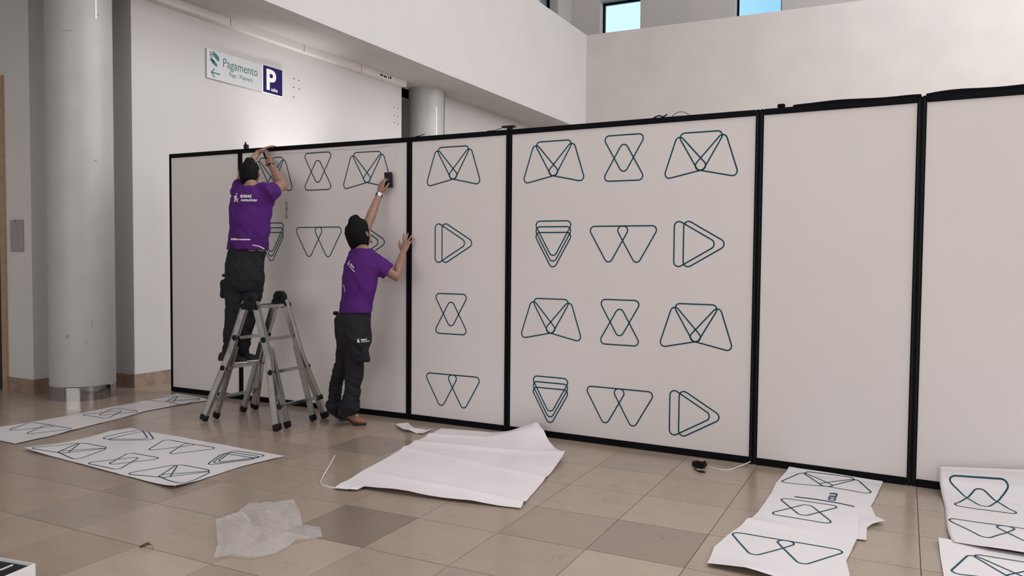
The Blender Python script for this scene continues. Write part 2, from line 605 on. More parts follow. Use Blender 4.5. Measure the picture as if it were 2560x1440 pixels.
def wall_with_holes_y(name, y0, y1, x0, x1, z0, z1, holes, m):
    bm = bmesh.new()
    x = x0
    for (a, b, c, d) in holes:
        box(bm, (x, y0, z0), (a, y1, z1))
        box(bm, (a, y0, z0), (b, y1, c)); box(bm, (a, y0, d), (b, y1, z1))
        x = b
    box(bm, (x, y0, z0), (x1, y1, z1))
    return tag(obj(name, bm, m), kind='structure')


w1l, w1r = P(1499.5, 60, YU).x, P(1600.5, 60, YU).x
w2l, w2r = P(1838, 20, YU).x, P(1954, 20, YU).x
wt = P(1508, 4, YU).z + .02
step = w2l - w1l
wins = [(w1l + k * step, w1l + k * step + (w1r - w1l) * 1.0) for k in range(0, 5)]
wins[1] = (w2l, w2r)
WZ0 = 6.35
wall_with_holes_y('wall_back_upper', YU, YU + .45, -9.45, 8.9, ZS, 9.6, [(a, b, WZ0, wt) for a, b in wins], WALLC)
XU = P(1428, 30, YU).x
ylc = PX(1395, 20, XU).y
yld = ylc - 1.05
bm = bmesh.new()
box(bm, (XU - .45, ylc, ZS), (XU, YU, 9.6))
box(bm, (XU - .45, yld, ZS), (XU, ylc, WZ0)); box(bm, (XU - .45, yld, wt), (XU, ylc, 9.6))
box(bm, (XU - .45, -9, ZS), (XU, yld, 9.6))
tag(obj('wall_left_upper', bm, WALLC), kind='structure')


def window(name, fn, w, h, parent_loc):
    """fn maps (across, depth, up) to a point"""
    fr = .045
    bm = bmesh.new()
    for (a, b, c, d) in ((0, fr, 0, h), (w - fr, w, 0, h), (0, w, 0, fr), (0, w, h - fr, h)):
        p = fn(a, -.03, c); q = fn(b, .03, d)
        box(bm, [min(p[i], q[i]) for i in range(3)], [max(p[i], q[i]) for i in range(3)])
    o = tag(obj(name, bm, FRAME), kind='structure')
    bm = bmesh.new()
    p = fn(fr, -.004, fr); q = fn(w - fr, .004, h - fr)
    box(bm, [min(p[i], q[i]) for i in range(3)], [max(p[i], q[i]) for i in range(3)])
    obj('pane', bm, GLASS, o)
    return o


for k, (a, b) in enumerate(wins):
    window('window_%d' % (k + 1), lambda x, d, z, a=a: (a + x, GL + d, WZ0 + z), b - a, wt - WZ0, None)
window('window_6', lambda x, d, z: (XU - .25 + d, yld + x, WZ0 + z), ylc - yld, wt - WZ0, None)

# door at the far left
door = bmesh.new()
xd = P(4.5, 500, 5.0).x
box(door, (xd, 4.975, 0), (-8.42, 5.06, 3.29)); box(door, (-9.3, 4.975, 3.2), (xd, 5.06, 3.29))
dr = tag(obj('door_1', door, WOOD), kind='structure')
bm = bmesh.new(); box(bm, (-9.3, 5.04, 0), (xd, 5.10, 3.2))
obj('door_leaf', bm, DARK, dr)
# shutter trunking along the top of the sign wall
tr = struct('trim_1', [((XW, 5.76, 4.215), (-7.35, 10.80, ZS))], TRUNK)
for k in (7.05, 8.35, 9.6):
    bm = bmesh.new(); box(bm, (-7.352, k, 4.213), (-7.3485, k + .006, ZS - .001))
    obj('joint', bm, GREY, tr)
bm = bmesh.new(); box(bm, (-7.351, 10.02, 4.235), (-7.344, 10.42, 4.29))
pl = obj('label_plate', bm, WHITE, tr)
for (a, b, c, d) in ((10.06, 10.14, 4.25, 4.275), (10.16, 10.24, 4.245, 4.27), (10.28, 10.30, 4.245, 4.28), (10.32, 10.36, 4.25, 4.285)):
    bm = bmesh.new(); box(bm, (-7.345, a, c), (-7.3425, b, d)); obj('print', bm, BLACK, pl)

# ------------------------------------------------------------------ columns
def column(cx, cy, r, label, z0=0, z1=ZS, marks=()):
    t = thing('round_column', (cx, cy, z0), label, 'column')
    bm = bmesh.new()
    n = 64
    c = Vector((cx, cy, 0))
    zs = [z0 + .135 + (z1 - z0 - .135) * k / 12 for k in range(13)]
    rings = [[bm.verts.new((cx + (r - .008) * math.cos(2 * PI * i / n), cy + (r - .008) * math.sin(2 * PI * i / n), z)) for i in range(n)] for z in zs]
    for a, b in zip(rings, rings[1:]):
        for i in range(n):
            bm.faces.new((a[i], a[(i + 1) % n], b[(i + 1) % n], b[i]))
    bm.faces.new(rings[0][::-1]); bm.faces.new(rings[-1])
    obj('shaft', bm, COLUMN, t, angle=30)
    bm = bmesh.new()
    rings = []
    for (rad, z) in ((r, 0), (r, .135), (r - .006, .141), (r - .02, .141)):
        rings.append([bm.verts.new((cx + rad * math.cos(2 * PI * i / n), cy + rad * math.sin(2 * PI * i / n), z0 + z)) for i in range(n)])
    for a, b in zip(rings, rings[1:]):
        for i in range(n):
            bm.faces.new((a[i], a[(i + 1) % n], b[(i + 1) % n], b[i]))
    bm.faces.new(rings[0][::-1]); bm.faces.new(rings[-1])
    obj('steel_base_ring', bm, STEEL, t, angle=30)
    for (ang, za, zb, w, m, nm) in marks:
        bm = bmesh.new()
        k = 4
        a0 = [bm.verts.new((cx + (r - .006) * math.cos(ang + w / r * (i / k - .5)), cy + (r - .006) * math.sin(ang + w / r * (i / k - .5)), za)) for i in range(k + 1)]
        a1 = [bm.verts.new((cx + (r - .006) * math.cos(ang + w / r * (i / k - .5)), cy + (r - .006) * math.sin(ang + w / r * (i / k - .5)), zb)) for i in range(k + 1)]
        for i in range(k): bm.faces.new((a0[i], a0[i + 1], a1[i + 1], a1[i]))
        obj(nm, bm, m, t)
    return t


SCUFF = mat('scuff', (.30, .285, .27, 1), .6)
aim = math.atan2(-5.17, 7.46)
column(-7.46, 5.17, .31, 'thick grey round column with a steel base ring in front of the left wall', marks=[
    (aim + .52, 3.76, 4.02, .018, WHITE, 'tape_strip'), (aim + .55, 3.795, 3.81, .05, SCUFF, 'scuff_mark'),
    (aim - .32, 3.60, 3.605, .10, SCUFF, 'scuff_mark'), (aim + .45, 2.365, 2.375, .03, SCUFF, 'scuff_mark'),
    (aim - .45, .62, .66, .025, SCUFF, 'scuff_mark'), (aim + .1, .56, .60, .012, SCUFF, 'scuff_mark'), (aim + .28, .72, .80, .006, SCUFF, 'scuff_mark')])
aim2 = math.atan2(-11.5, 7.42)
column(-7.42, 11.5, .31, 'grey round column behind the partition at the end of the sign wall', marks=[
    (aim2 + .60, 3.35, 3.98, .02, WHITE, 'tape_strip')])

# ------------------------------------------------------------------ sign and wall fittings
sg = thing('parking_sign', (XW, 6.757, 3.545), 'silver and navy parking payment sign reading Pagamento on the left wall', 'sign')
RT, UPV = Vector((0, 1, 0)), Vector((0, 0, 1))
bm = bmesh.new(); box(bm, (XW + .004, 6.757, 3.545), (XW + .024, 7.655, 3.890), .001)
obj('silver_plate', bm, SIGNP, sg)
bm = bmesh.new(); box(bm, (XW + .004, 7.648, 3.540), (XW + .026, 8.020, 3.902), .001)
obj('white_backplate', bm, WHITE, sg)
bm = bmesh.new(); box(bm, (XW + .024, 7.664, 3.552), (XW + .030, 8.008, 3.892), .001)
nv = obj('navy_plate', bm, NAVY, sg)
XS = XW + .0245
text('lettering', 'Pagamento', .152, (XS, 6.995, 3.722), RT, UPV, SIGNT, sg, xs=.86)
text('small_lettering', 'Pago / Payment', .070, (XS, 7.095, 3.632), RT, UPV, SIGNT, sg, xs=.9)
text('letter_p', 'P', .36, (XW + .0305, 7.705, 3.600), RT, UPV, WHITE, sg, bold=.012, xs=.98)
text('operator_lettering', 'saba', .068, (XW + .0305, 7.80, 3.585), RT, UPV, WHITE, sg, bold=.001)


def flat_poly(name, polys, m, parent, fn, depth=0):
    bm = bmesh.new()
    for p in polys:
        bm.faces.new([bm.verts.new(fn(x, y)) for x, y in p])
    me = bpy.data.meshes.new(name); bm.to_mesh(me); bm.free()
    return link(name, me, m, parent)


sfn = lambda x, y: Vector((XS + .0005, 6.757 + x, 3.545 + y))
flat_poly('arrow', [[(.055, .075), (.105, .125), (.125, .125), (.082, .083), (.20, .083), (.20, .067), (.082, .067), (.125, .022), (.105, .022)]], SIGNT, sg, sfn)
flat_poly('payment_icon', [
    [(.045, .315), (.13, .315), (.13, .307), (.045, .307)], [(.045, .315), (.053, .315), (.053, .262), (.045, .262)],
    [(.045, .269), (.10, .269), (.10, .262), (.045, .262)], [(.062, .297), (.10, .297), (.10, .280), (.062, .280)],
    [(.095, .330), (.115, .330), (.115, .318), (.095, .318)],
    [(.088, .300), (.135, .312), (.185, .275), (.185, .222), (.155, .232), (.115, .262)],
    [(.045, .245), (.075, .248), (.115, .205), (.105, .195)],
    [(.040, .225), (.055, .232), (.105, .222), (.155, .185), (.155, .155), (.115, .165), (.075, .19)],
], SIGNT, sg, sfn)
# screw holes left in the wall
SCREW = ['top left', 'top right', 'middle left', 'middle right', 'bottom', 'top left', 'top right', 'middle left', 'middle right', 'bottom left', 'bottom right']
for ks, (px, py) in enumerate(((735, 197), (747, 201), (734, 219), (748, 223), (734, 243), (986, 268), (995, 271), (986, 288), (995, 291), (986, 306), (995, 310))):
    p = PX(px, py, XW)
    bm = bmesh.new()
    bmesh.ops.create_cone(bm, cap_ends=True, segments=8, radius1=.011, radius2=.009, depth=.006, matrix=Matrix.Translation(p + Vector((.001, 0, 0))) @ Matrix.Rotation(PI / 2, 4, 'Y'))
    grp = 'screw holes beside the sign' if px < 800 else 'screw holes at the end of the sign wall'
    lab = SCREW[ks] + (' dark screw plug of the five beside the parking sign' if px < 800 else ' dark screw plug of the six at the far end of the sign wall')
    tag(obj('wall_plug', bm, GREY), lab, 'screw plug', grp)
cp = thing('cover_plate', (-8.23, 5.0, 1.47), 'grey metal cover plate on the wall left of the column', 'cover plate')
bm = bmesh.new(); box(bm, (-8.337, 4.985, 1.469), (-8.125, 4.9995, 1.797), .003)
obj('plate', bm, COVER, cp)
bm = bmesh.new()
bmesh.ops.create_uvsphere(bm, u_segments=10, v_segments=6, radius=.008, matrix=Matrix.Translation((-8.235, 4.984, 1.785)))
obj('screw', bm, GREY, cp)
bm = bmesh.new(); tube(bm, smooth_path([(-8.235, 4.983, 1.78), (-8.215, 4.983, 1.66), (-8.20, 4.983, 1.58), (-8.185, 4.983, 1.50)], 4), .0012, 6)
obj('scratch', bm, SCUFF, cp)

# ------------------------------------------------------------------ partition
NODES = [(-6.94, 5.80), (-5.935, 5.80), (-3.93, 5.815), (-2.935, 5.795), (-.93, 5.712), (.075, 5.655), (2.07, 5.54), (4.07, 5.43)]
PH = 2.505
LABS = ['plain narrow white partition panel at the far left end of the row',
        'wide white partition panel that the two men are covering with symbols',
        'narrow partition panel with four teal line symbols in one column',
        'wide partition panel with twelve teal line symbols in four rows',
        'plain narrow white partition panel right of the twelve-symbol panel',
        'plain wide white partition panel at the right edge of the picture',
        'plain white partition panel just outside the right edge']
LAY = {1: [('M', .40, 2.24), ('X', .978, 2.247), ('M', 1.545, 2.238), ('S', .400, 1.585), ('W', .985, 1.585), ('P', 1.556, 1.583)],
       2: [('M', .452, 2.235), ('P', .46, 1.573), ('X', .438, .962), ('W', .457, .297)],
       3: [('M', .405, 2.225), ('X', 1.0, 2.222), ('M', 1.592, 2.215), ('S', .409, 1.567), ('W', 1.0, 1.566), ('P', 1.592, 1.565),
           ('M', .395, .962), ('X', .985, .962), ('M', 1.577, .963), ('S', .398, .307), ('W', .99, .311), ('P', 1.58, .308)]}
PANELS = []
for k in range(6):
    A = Vector(NODES[k] + (0,)); B = Vector(NODES[k + 1] + (0,))
    u = (B - A).normalized(); w = (B - A).length; nb = Vector((-u.y, u.x, 0))     # nb points away from the camera
    t = thing('partition_panel', A, LABS[k], 'partition panel')
    sw, tw, bw, dp = .027, .043, .050, .042
    for (a, nm) in ((.0008 + sw / 2, 'frame_post'), (w - .0008 - sw / 2, 'frame_post')):
        bm = bmesh.new(); obox(bm, A + u * a + nb * dp / 2 + Vector((0, 0, PH / 2 + .001)), u * (sw / 2 - .0004), nb * (dp / 2), Vector((0, 0, PH / 2 - .0015)), .004)
        o = obj(nm, bm, FRAME, t)
        bm = bmesh.new(); c = A + u * a + nb * .0; obox(bm, c + Vector((0, 0, PH / 2)), u * .0035, nb * .0012, Vector((0, 0, PH / 2 - .02)))
        obj('groove', bm, BLACK, o)
    bm = bmesh.new(); obox(bm, B + nb * .024 + Vector((0, 0, PH / 2)), u * .004, nb * .012, Vector((0, 0, PH / 2 - .004))); obj('gap_light_blocker', bm, BLACK, t)  # added black filler that stops light showing through the gap between panels
    for (z, hh) in ((PH - tw / 2, tw), (bw / 2 + .001, bw)):
        bm = bmesh.new(); obox(bm, A + u * w / 2 + nb * dp / 2 + Vector((0, 0, z)), u * (w / 2 - sw - .001), nb * (dp / 2), Vector((0, 0, hh / 2 - .0005)), .003)
        obj('frame_rail', bm, FRAME, t)
    bm = bmesh.new(); obox(bm, A + u * w / 2 + nb * .018 + Vector((0, 0, (PH - tw + bw) / 2)), u * (w / 2 - sw + .004), nb * .008, Vector((0, 0, (PH - tw - bw) / 2 + .004)))
    bd = obj('board', bm, BOARD, t)
    PANELS.append((A, u, nb, bd, t))
    for (kind, cu_, cz) in LAY.get(k, ()):
        fn = lambda x, y, A=A, u=u, nb=nb, cu_=cu_, cz=cz: A + u * (cu_ + x) + nb * .0088 + Vector((0, 0, cz + y))
        symbol(kind, fn, TEAL, bd)
# carrier film still on the panel being covered, its wrinkled top edge and printed reference
A, u, nb, bd, t = PANELS[1]
pf = lambda x, z, d=.0083: A + u * x + nb * d + Vector((0, 0, z))
bm = bmesh.new()
nx, nz = 60, 40
gv = [[bm.verts.new(pf(.09 + 1.80 * i / nx, 1.22 + 1.225 * j / nz, .0082 - .0012 * abs(noise.noise(Vector((i * .21, j * .13, 1.3)))))) for j in range(nz + 1)] for i in range(nx + 1)]
for i in range(nx):
    for j in range(nz):
        bm.faces.new((gv[i][j], gv[i + 1][j], gv[i + 1][j + 1], gv[i][j + 1]))
me = bpy.data.meshes.new('carrier_film'); bm.to_mesh(me); bm.free()
fo = link('carrier_film', me, LAM, bd, True)
for (pts, r) in (([(.30, 2.43), (.6, 2.437), (.9, 2.430), (1.2, 2.438), (1.5, 2.431), (1.80, 2.441)], .0022),):
    bm = bmesh.new(); tube(bm, smooth_path([pf(a, b, .008) for a, b in pts], 5), r, 6); obj('crease', bm, SMUDGE, bd)
text('printed_reference', 'EM BRC 08', .034, pf(.60, 1.94), (0, 0, -1), u, GREY, bd, off=.0016, fn=lambda x, y: pf(.585 + y, 1.97 - x, .0066))

# foam tape along the top of the right-hand panels and fittings on the frame tops
def on_top(k, a, z=PH):
    A, u, nb, bd, t = PANELS[k]
    return A + u * a + nb * .02 + Vector((0, 0, z))


def strip(name, k, a0, a1, label, seed, amp=.014):
    A, u, nb, bd, t = PANELS[k]
    bm = bmesh.new(); n = 40
    ra, rb = [], []
    rings = []
    for i in range(n + 1):
        a = a0 + (a1 - a0) * i / n
        hgt = .010 + amp * (.5 + .9 * noise.noise(Vector((a * 3.1, seed, 0)))) * (math.sin(PI * min(1, max(0, i / n))) ** .3 if 0 < i < n else .1)
        hgt = max(.004, hgt)
        c = A + u * a
        rings.append([bm.verts.new(c + nb * d + Vector((0, 0, z))) for d, z in ((.002, PH + .0005), (.002, PH + hgt * .8), (.006, PH + hgt), (.034, PH + hgt), (.04, PH + .0005))])
    for r0, r1 in zip(rings, rings[1:]):
        for i in range(5): bm.faces.new((r0[i], r0[(i + 1) % 5], r1[(i + 1) % 5], r1[i]))
    bm.faces.new(rings[0]); bm.faces.new(rings[-1][::-1])
    return tag(obj(name, bm, FOAM, angle=40), label, 'tape')


strip('foam_tape', 4, .22, 1.0, 'wavy black foam tape on top of the plain narrow panel at the right', 2.0)
strip('foam_tape', 5, .02, 1.98, 'wavy black foam tape along the top of the rightmost wide panel', 5.0, .024)
p = on_top(4, .14)
bm = bmesh.new(); obox(bm, p + Vector((0, 0, .014)), PANELS[4][1] * .024, PANELS[4][2] * .018, Vector((0, 0, .012)), .004)
tag(obj('foam_block', bm, FOAM), 'small black foam lump on the frame beside the foam tape', 'foam block')
cl = thing('clamp', on_top(1, .07), 'black spring clamp standing on the frame above the man on the ladder', 'clamp')
q = on_top(1, .07)
bm = bmesh.new(); obox(bm, q + Vector((0, 0, .022)), Vector((.020, 0, 0)), Vector((0, .02, 0)), Vector((0, 0, .0215)), .005)
obj('jaw', bm, BLACK, cl)
bm = bmesh.new(); tube(bm, [q + Vector((-.006, 0, .04)), q + Vector((-.010, 0, .062))], [.010, .008], 10)
obj('handle', bm, BLACK, cl)
cl = thing('clip_plate', on_top(2, .965), 'flat black clip plate on the joint left of the twelve-symbol panel', 'clip')
q = on_top(2, .985)
bm = bmesh.new(); obox(bm, q + Vector((0, 0, .026)), Vector((.058, 0, 0)), Vector((0, .025, 0)), Vector((0, 0, .007)), .003)
obj('plate', bm, BLACK, cl)
bm = bmesh.new(); obox(bm, q + Vector((.01, 0, .010)), Vector((.022, 0, 0)), Vector((0, .018, 0)), Vector((0, 0, .0095)), .002)
obj('foot', bm, BLACK, cl)
bm = bmesh.new(); tube(bm, smooth_path([q + Vector((-.05, 0, .024)), q + Vector((-.09, 0, .014)), q + Vector((-.14, 0, .004)), q + Vector((-.2, 0, .004))], 4), .003, 6)
obj('wire', bm, BLACK, cl)
bm = bmesh.new(); q = on_top(2, .10); tube(bm, smooth_path([q + Vector((-.04, 0, .004)), q + Vector((0, 0, .008)), q + Vector((.05, 0, .02))], 4), [.004] * 9, 6)
tag(obj('cable_tie', bm, BLACK), 'short black cable tie on the top frame above the four-symbol panel', 'cable tie')
bm = bmesh.new(); q = on_top(3, 1.29); tube(bm, smooth_path([q + Vector((-.06, 0, .003)), q + Vector((-.02, 0, .016)), q + Vector((.01, 0, .006)), q + Vector((.04, 0, .02))], 5), .0055, 6)
tag(obj('cable_tie', bm, BLACK), 'knotted black cable tie on the top frame above the twelve-symbol panel', 'cable tie')
bm = bmesh.new(); q = on_top(3, 1.43); tube(bm, smooth_path([q + Vector((-.06, 0, .003)), q + Vector((-.02, 0, .028)), q + Vector((.03, 0, .028)), q + Vector((.07, 0, .003))], 5), .0022, 6)
tag(obj('wire_loop', bm, BLACK), 'thin black wire loop standing on the top frame', 'wire')


# ------------------------------------------------------------------ sheets on the floor
def resample(poly, n):
    poly = [Vector(p + (0,)) if len(p) == 2 else Vector(p) for p in poly]
    ds = [0]
    for a, b in zip(poly, poly[1:]): ds.append(ds[-1] + (b - a).length)
    out = []
    for i in range(n + 1):
        t = ds[-1] * i / n
        k = 0
        while k < len(poly) - 2 and ds[k + 1] < t: k += 1
        l = ds[k + 1] - ds[k]
        out.append(poly[k].lerp(poly[k + 1], (t - ds[k]) / l if l else 0))
    return out


def coons(bot, top, left, right, nu, nv):
    Bt, Tp, Lf, Rt = resample(bot, nu), resample(top, nu), resample(left, nv), resample(right, nv)
    g = []
    for i in range(nu + 1):
        u = i / nu; row = []
        for j in range(nv + 1):
            v = j / nv
            p = (1 - v) * Bt[i] + v * Tp[i] + (1 - u) * Lf[j] + u * Rt[j] - ((1 - u) * (1 - v) * Bt[0] + u * (1 - v) * Bt[-1] + (1 - u) * v * Tp[0] + u * v * Tp[-1])
            row.append(p)
        g.append(row)
    return g


def sheet(name, edges, h, m, label, cat, nu=70, nv=70, thick=.0009, loc=None):
    """edges: bottom, top (both left to right), left, right (both bottom to top), floor metres; h(x, y) gives the height"""
    g = coons(*edges, nu, nv)
    xs = [p.x for r in g for p in r]; ys = [p.y for r in g for p in r]
    t = thing(name, ((min(xs) + max(xs)) / 2, (min(ys) + max(ys)) / 2, 0), label, cat)
    bm = bmesh.new()
    T = [[bm.verts.new((p.x, p.y, h(p.x, p.y))) for p in r] for r in g]
    B = [[bm.verts.new((p.x, p.y, h(p.x, p.y) - thick)) for p in r] for r in g]
    for i in range(nu):
        for j in range(nv):
            bm.faces.new((T[i][j], T[i + 1][j], T[i + 1][j + 1], T[i][j + 1]))
            bm.faces.new((B[i][j], B[i][j + 1], B[i + 1][j + 1], B[i + 1][j]))
    for i in range(nu):
        bm.faces.new((T[i][0], B[i][0], B[i + 1][0], T[i + 1][0])); bm.faces.new((T[i][nv], T[i + 1][nv], B[i + 1][nv], B[i][nv]))
    for j in range(nv):
        bm.faces.new((T[0][j], T[0][j + 1], B[0][j + 1], B[0][j])); bm.faces.new((T[nu][j], B[nu][j], B[nu][j + 1], T[nu][j + 1]))
    obj('sheet', bm, m, t, angle=60)
    return t


def nz(x, y, s, seed):
    return noise.noise(Vector((x * s, y * s, seed)))


# six-symbol sheet
def hA(x, y):
    e = min(x + 5.78, -3.96 - x, y - 3.38, 4.38 - y)
    cor = max(0, 1 - (math.hypot(x + 5.75, y - 3.5) / .35)) + max(0, 1 - math.hypot(x + 4.0, y - 3.38) / .22) + .8 * max(0, 1 - math.hypot(x + 5.72, y - 4.2) / .3)
    return .0035 + .0035 * (1 + nz(x, y, 3, 1)) + .006 * max(0, nz(x, y, 7, 4)) * max(0, 1 - e / .12) + .022 * cor ** 1.5


shA = sheet('printed_sheet', ([(-5.77, 3.52), (-5.3, 3.50), (-4.82, 3.45), (-4.46, 3.42), (-4.0, 3.37)],
                             [(-5.72, 4.38), (-5.52, 4.37), (-4.71, 4.34), (-4.26, 4.31), (-3.97, 4.30)],
                             [(-5.77, 3.52), (-5.73, 3.94), (-5.72, 4.10), (-5.72, 4.38)],
                             [(-4.0, 3.37), (-4.03, 3.65), (-4.04, 3.94), (-3.97, 4.30)]), hA, VINYL,
            'white printed sheet with six teal symbols lying flat at the left', 'printed sheet')


def floor_symbol(kind, cx, cy, h, parent, rot=0.0, m=TEAL):
    c, s = math.cos(rot), math.sin(rot)

    def fn(x, y):
        X, Y = cx + x * c - y * s, cy + x * s + y * c
        return Vector((X, Y, h(X, Y) + .0016))
    symbol(kind, fn, m, parent, width=.0095)


for kind, x, y in (('M', -5.45, 3.70), ('X', -4.86, 3.665), ('M', -4.29, 3.615), ('P', -5.41, 4.19), ('W', -4.85, 4.10), ('S', -4.255, 4.06)):
    floor_symbol(kind, x, y, hA, shA, -.02)


# long strip at the far left
def hB(x, y):
    e = min(x + 6.72, -6.05 - x)
    return .0035 + .004 * (1 + nz(x, y, 3, 9)) + .008 * max(0, nz(x, y, 5, 3)) * max(0, 1 - e / .15)


shB = sheet('printed_strip', ([(-6.72, 3.62), (-6.4, 3.63), (-6.02, 3.61)], [(-6.72, 5.70), (-6.5, 5.69), (-6.15, 5.62)],
                             [(-6.72, 3.62), (-6.69, 4.0), (-6.64, 4.5), (-6.68, 5.0), (-6.66, 5.4), (-6.72, 5.70)],
                             [(-6.02, 3.61), (-6.03, 3.9), (-6.10, 4.25), (-6.17, 4.64), (-6.24, 4.95), (-6.22, 5.34), (-6.15, 5.62)]), hB, VINYL,
            'long white printed strip running along the floor in front of the column', 'printed sheet')
for kind, x, y, r in (('W', -6.38, 4.0, .0), ('X', -6.42, 4.71, .02), ('M', -6.45, 5.46, .0)):
    floor_symbol(kind, x, y, hB, shB, r)


# blank backing sheet with a lifted corner against the partition
def hC(x, y):
    lift = .13 * max(0, 1 - math.hypot(x + 2.60, y - 5.66) / .42) ** 1.4
    lift2 = .035 * max(0, 1 - math.hypot(x + 2.12, y - 5.2) / .45) ** 1.5
    fold = .020 * math.exp(-((y - 5.15 - .12 * (x + 2.8)) / .045) ** 2) * (.5 + .5 * math.sin((x + 3.4) * 2.2))
    fold2 = .016 * math.exp(-((y - 4.18 + .10 * (x + 2.6)) / .035) ** 2) * max(0, min(1, (x + 3.2) * 2))
    fold3 = .016 * math.exp(-((y - 5.45 - .25 * (x + 3.0)) / .05) ** 2)
    fr = .030 * max(0, 1 - abs(y - 3.92) / .10) * (.35 + .65 * math.sin((x + 3.0) * 5.5) ** 2) * (1 if x > -3.05 else .3)
    fold4 = .010 * math.exp(-((y - 4.75 + .18 * (x + 2.6)) / .04) ** 2)
    return .005 + .007 * (1 + nz(x, y, 2.3, 5)) + .005 * max(0, nz(x, y, 6, 8)) + lift + lift2 + fold + fold2 + fold3 + fold4 + fr


shC = sheet('backing_sheet', ([(-3.14, 3.83), (-2.985, 3.865), (-2.98, 3.93), (-2.65, 3.945), (-2.36, 3.98), (-1.95, 4.04)],
                             [(-3.45, 5.60), (-3.2, 5.64), (-3.0, 5.68), (-2.80, 5.62), (-2.60, 5.68)],
                             [(-3.14, 3.83), (-3.22, 4.2), (-3.36, 4.99), (-3.45, 5.60)],
                             [(-1.95, 4.04), (-2.03, 4.45), (-2.10, 4.85), (-2.17, 5.24), (-2.40, 5.48), (-2.60, 5.68)]), hC, PAPER,
            'large blank white backing sheet, creased, with one corner lifted against the partition', 'backing sheet', 110, 130)

# curled thin strip, scrap of paper
bm = bmesh.new()
path = smooth_path([F(837, 1139, .05), F(820, 1170, .03), F(804, 1198, .006), F(803, 1210, .004), F(824, 1218, .004), F(834, 1219, .006)], 8)
tube(bm, path, [.0058] * len(path), 8, flat=.35)
tag(obj('edging_strip', bm, WHITE, smooth=True), 'thin curled white edging strip by the corner of the backing sheet', 'strip')


def hS(x, y):
    return .004 + .03 * abs(math.sin((x + 3.9) * 9)) * (.4 + .6 * max(0, nz(x, y, 6, 2) + .5)) + .02 * max(0, -3.72 - x) * 3


sheet('paper_scrap', ([(-3.86, 5.52), (-3.79, 5.46), (-3.68, 5.39), (-3.49, 5.37)], [(-3.86, 5.55), (-3.78, 5.59), (-3.64, 5.47), (-3.50, 5.56)],
                      [(-3.86, 5.52), (-3.86, 5.55)], [(-3.49, 5.37), (-3.50, 5.56)]), hS, PAPER,
      'small twisted scrap of white paper on the floor near the partition', 'paper scrap', 40, 14)


# the pile of strips at the right
def hD(x, y):
    e = min(x + .72, -.10 - x)
    up = .02 * max(0, 1 - math.hypot(x + .06, y - 4.72) / .16) + .018 * max(0, (y - 5.60) / .1)
    return .0035 + .004 * (1 + nz(x, y, 3, 14)) + .010 * max(0, nz(x, y, 5, 23)) * max(0, 1 - e / .12) + up


shD = sheet('printed_strip', ([(-.70, 4.45), (-.45, 4.40), (-.14, 4.42)], [(-.68, 5.685), (-.4, 5.665), (-.09, 5.64)],
                             [(-.70, 4.45), (-.70, 4.9), (-.71, 5.3), (-.68, 5.685)],
                             [(-.14, 4.42), (-.145, 4.62), (-.12, 4.68), (-.055, 4.75), (-.11, 4.86), (-.14, 5.05), (-.11, 5.35), (-.09, 5.64)]), hD, VINYL,
            'white printed strip reaching the partition, partly under another sheet at the right', 'printed sheet', 60, 90)
floor_symbol('M', -.415, 5.475, hD, shD, .0)
text('printed_reference', 'COL.B', .062, (0, 0, 0), (0, 1, 0), (-1, 0, 0), TEAL, shD, bold=.0022, fn=lambda x, y: Vector((-.335 - y, 5.05 + x, hD(-.335 - y, 5.05 + x) + .002)), cuts=1)


def hE(x, y):
    e = min(x + .80, -.18 - x)
    over = .010 if y > 4.40 else .010 * max(0, (y - 4.2) / .2)
    curl = .030 * max(0, 1 - abs(y - 3.70) / .14) * max(0, 1 - abs(x + .62) / .3)
    bump_ = .018 * math.exp(-((y - 4.40) / .05) ** 2) * max(0, 1 - (x + .75) / .4)
    return .004 + over + .004 * (1 + nz(x, y, 3, 44)) + .008 * max(0, nz(x, y, 5, 33)) * max(0, 1 - e / .15) + curl + bump_


shE = sheet('printed_strip', ([(-.80, 3.70), (-.57, 3.685), (-.19, 3.64)], [(-.70, 4.97), (-.55, 4.98), (-.21, 4.94)],
                             [(-.80, 3.70), (-.82, 3.95), (-.79, 4.2), (-.73, 4.42), (-.71, 4.6), (-.70, 4.97)],
                             [(-.19, 3.64), (-.19, 3.9), (-.215, 4.07), (-.18, 4.42), (-.19, 4.7), (-.21, 4.94)]), hE, VINYL,
            'white printed strip with two symbols lying on top of another at the right', 'printed sheet', 60, 100)
floor_symbol('X', -.475, 4.75, hE, shE, -.03)
floor_symbol('W', -.51, 4.075, hE, shE, -.03)
bm = bmesh.new()
tube(bm, smooth_path([Vector((x, y, hE(x, y) + .0015)) for x, y in ((-.56, 4.985), (-.45, 4.99), (-.34, 4.985), (-.25, 4.965), (-.225, 4.95))], 6), .003, 6, flat=.4)
obj('print_line', bm, TEAL, shE)


# sheet that slides down from the partition onto the floor (right edge)
A5, u5, nb5, _, _ = PANELS[5]
prof = [(.030, .158), (.036, .12), (.052, .085), (.085, .055), (.16, .022), (.26, .010), (.40, .007), (.70, .006), (.95, .012), (1.08, .022)]
plen = [0]
for a, b_ in zip(prof, prof[1:]): plen.append(plen[-1] + math.hypot(a[0] - b_[0], a[1] - b_[1]))


def pprof(s):
    s = max(0, min(plen[-1], s))
    k = 0
    while k < len(plen) - 2 and plen[k + 1] < s: k += 1
    t = (s - plen[k]) / (plen[k + 1] - plen[k])
    return prof[k][0] + (prof[k + 1][0] - prof[k][0]) * t, prof[k][1] + (prof[k + 1][1] - prof[k][1]) * t


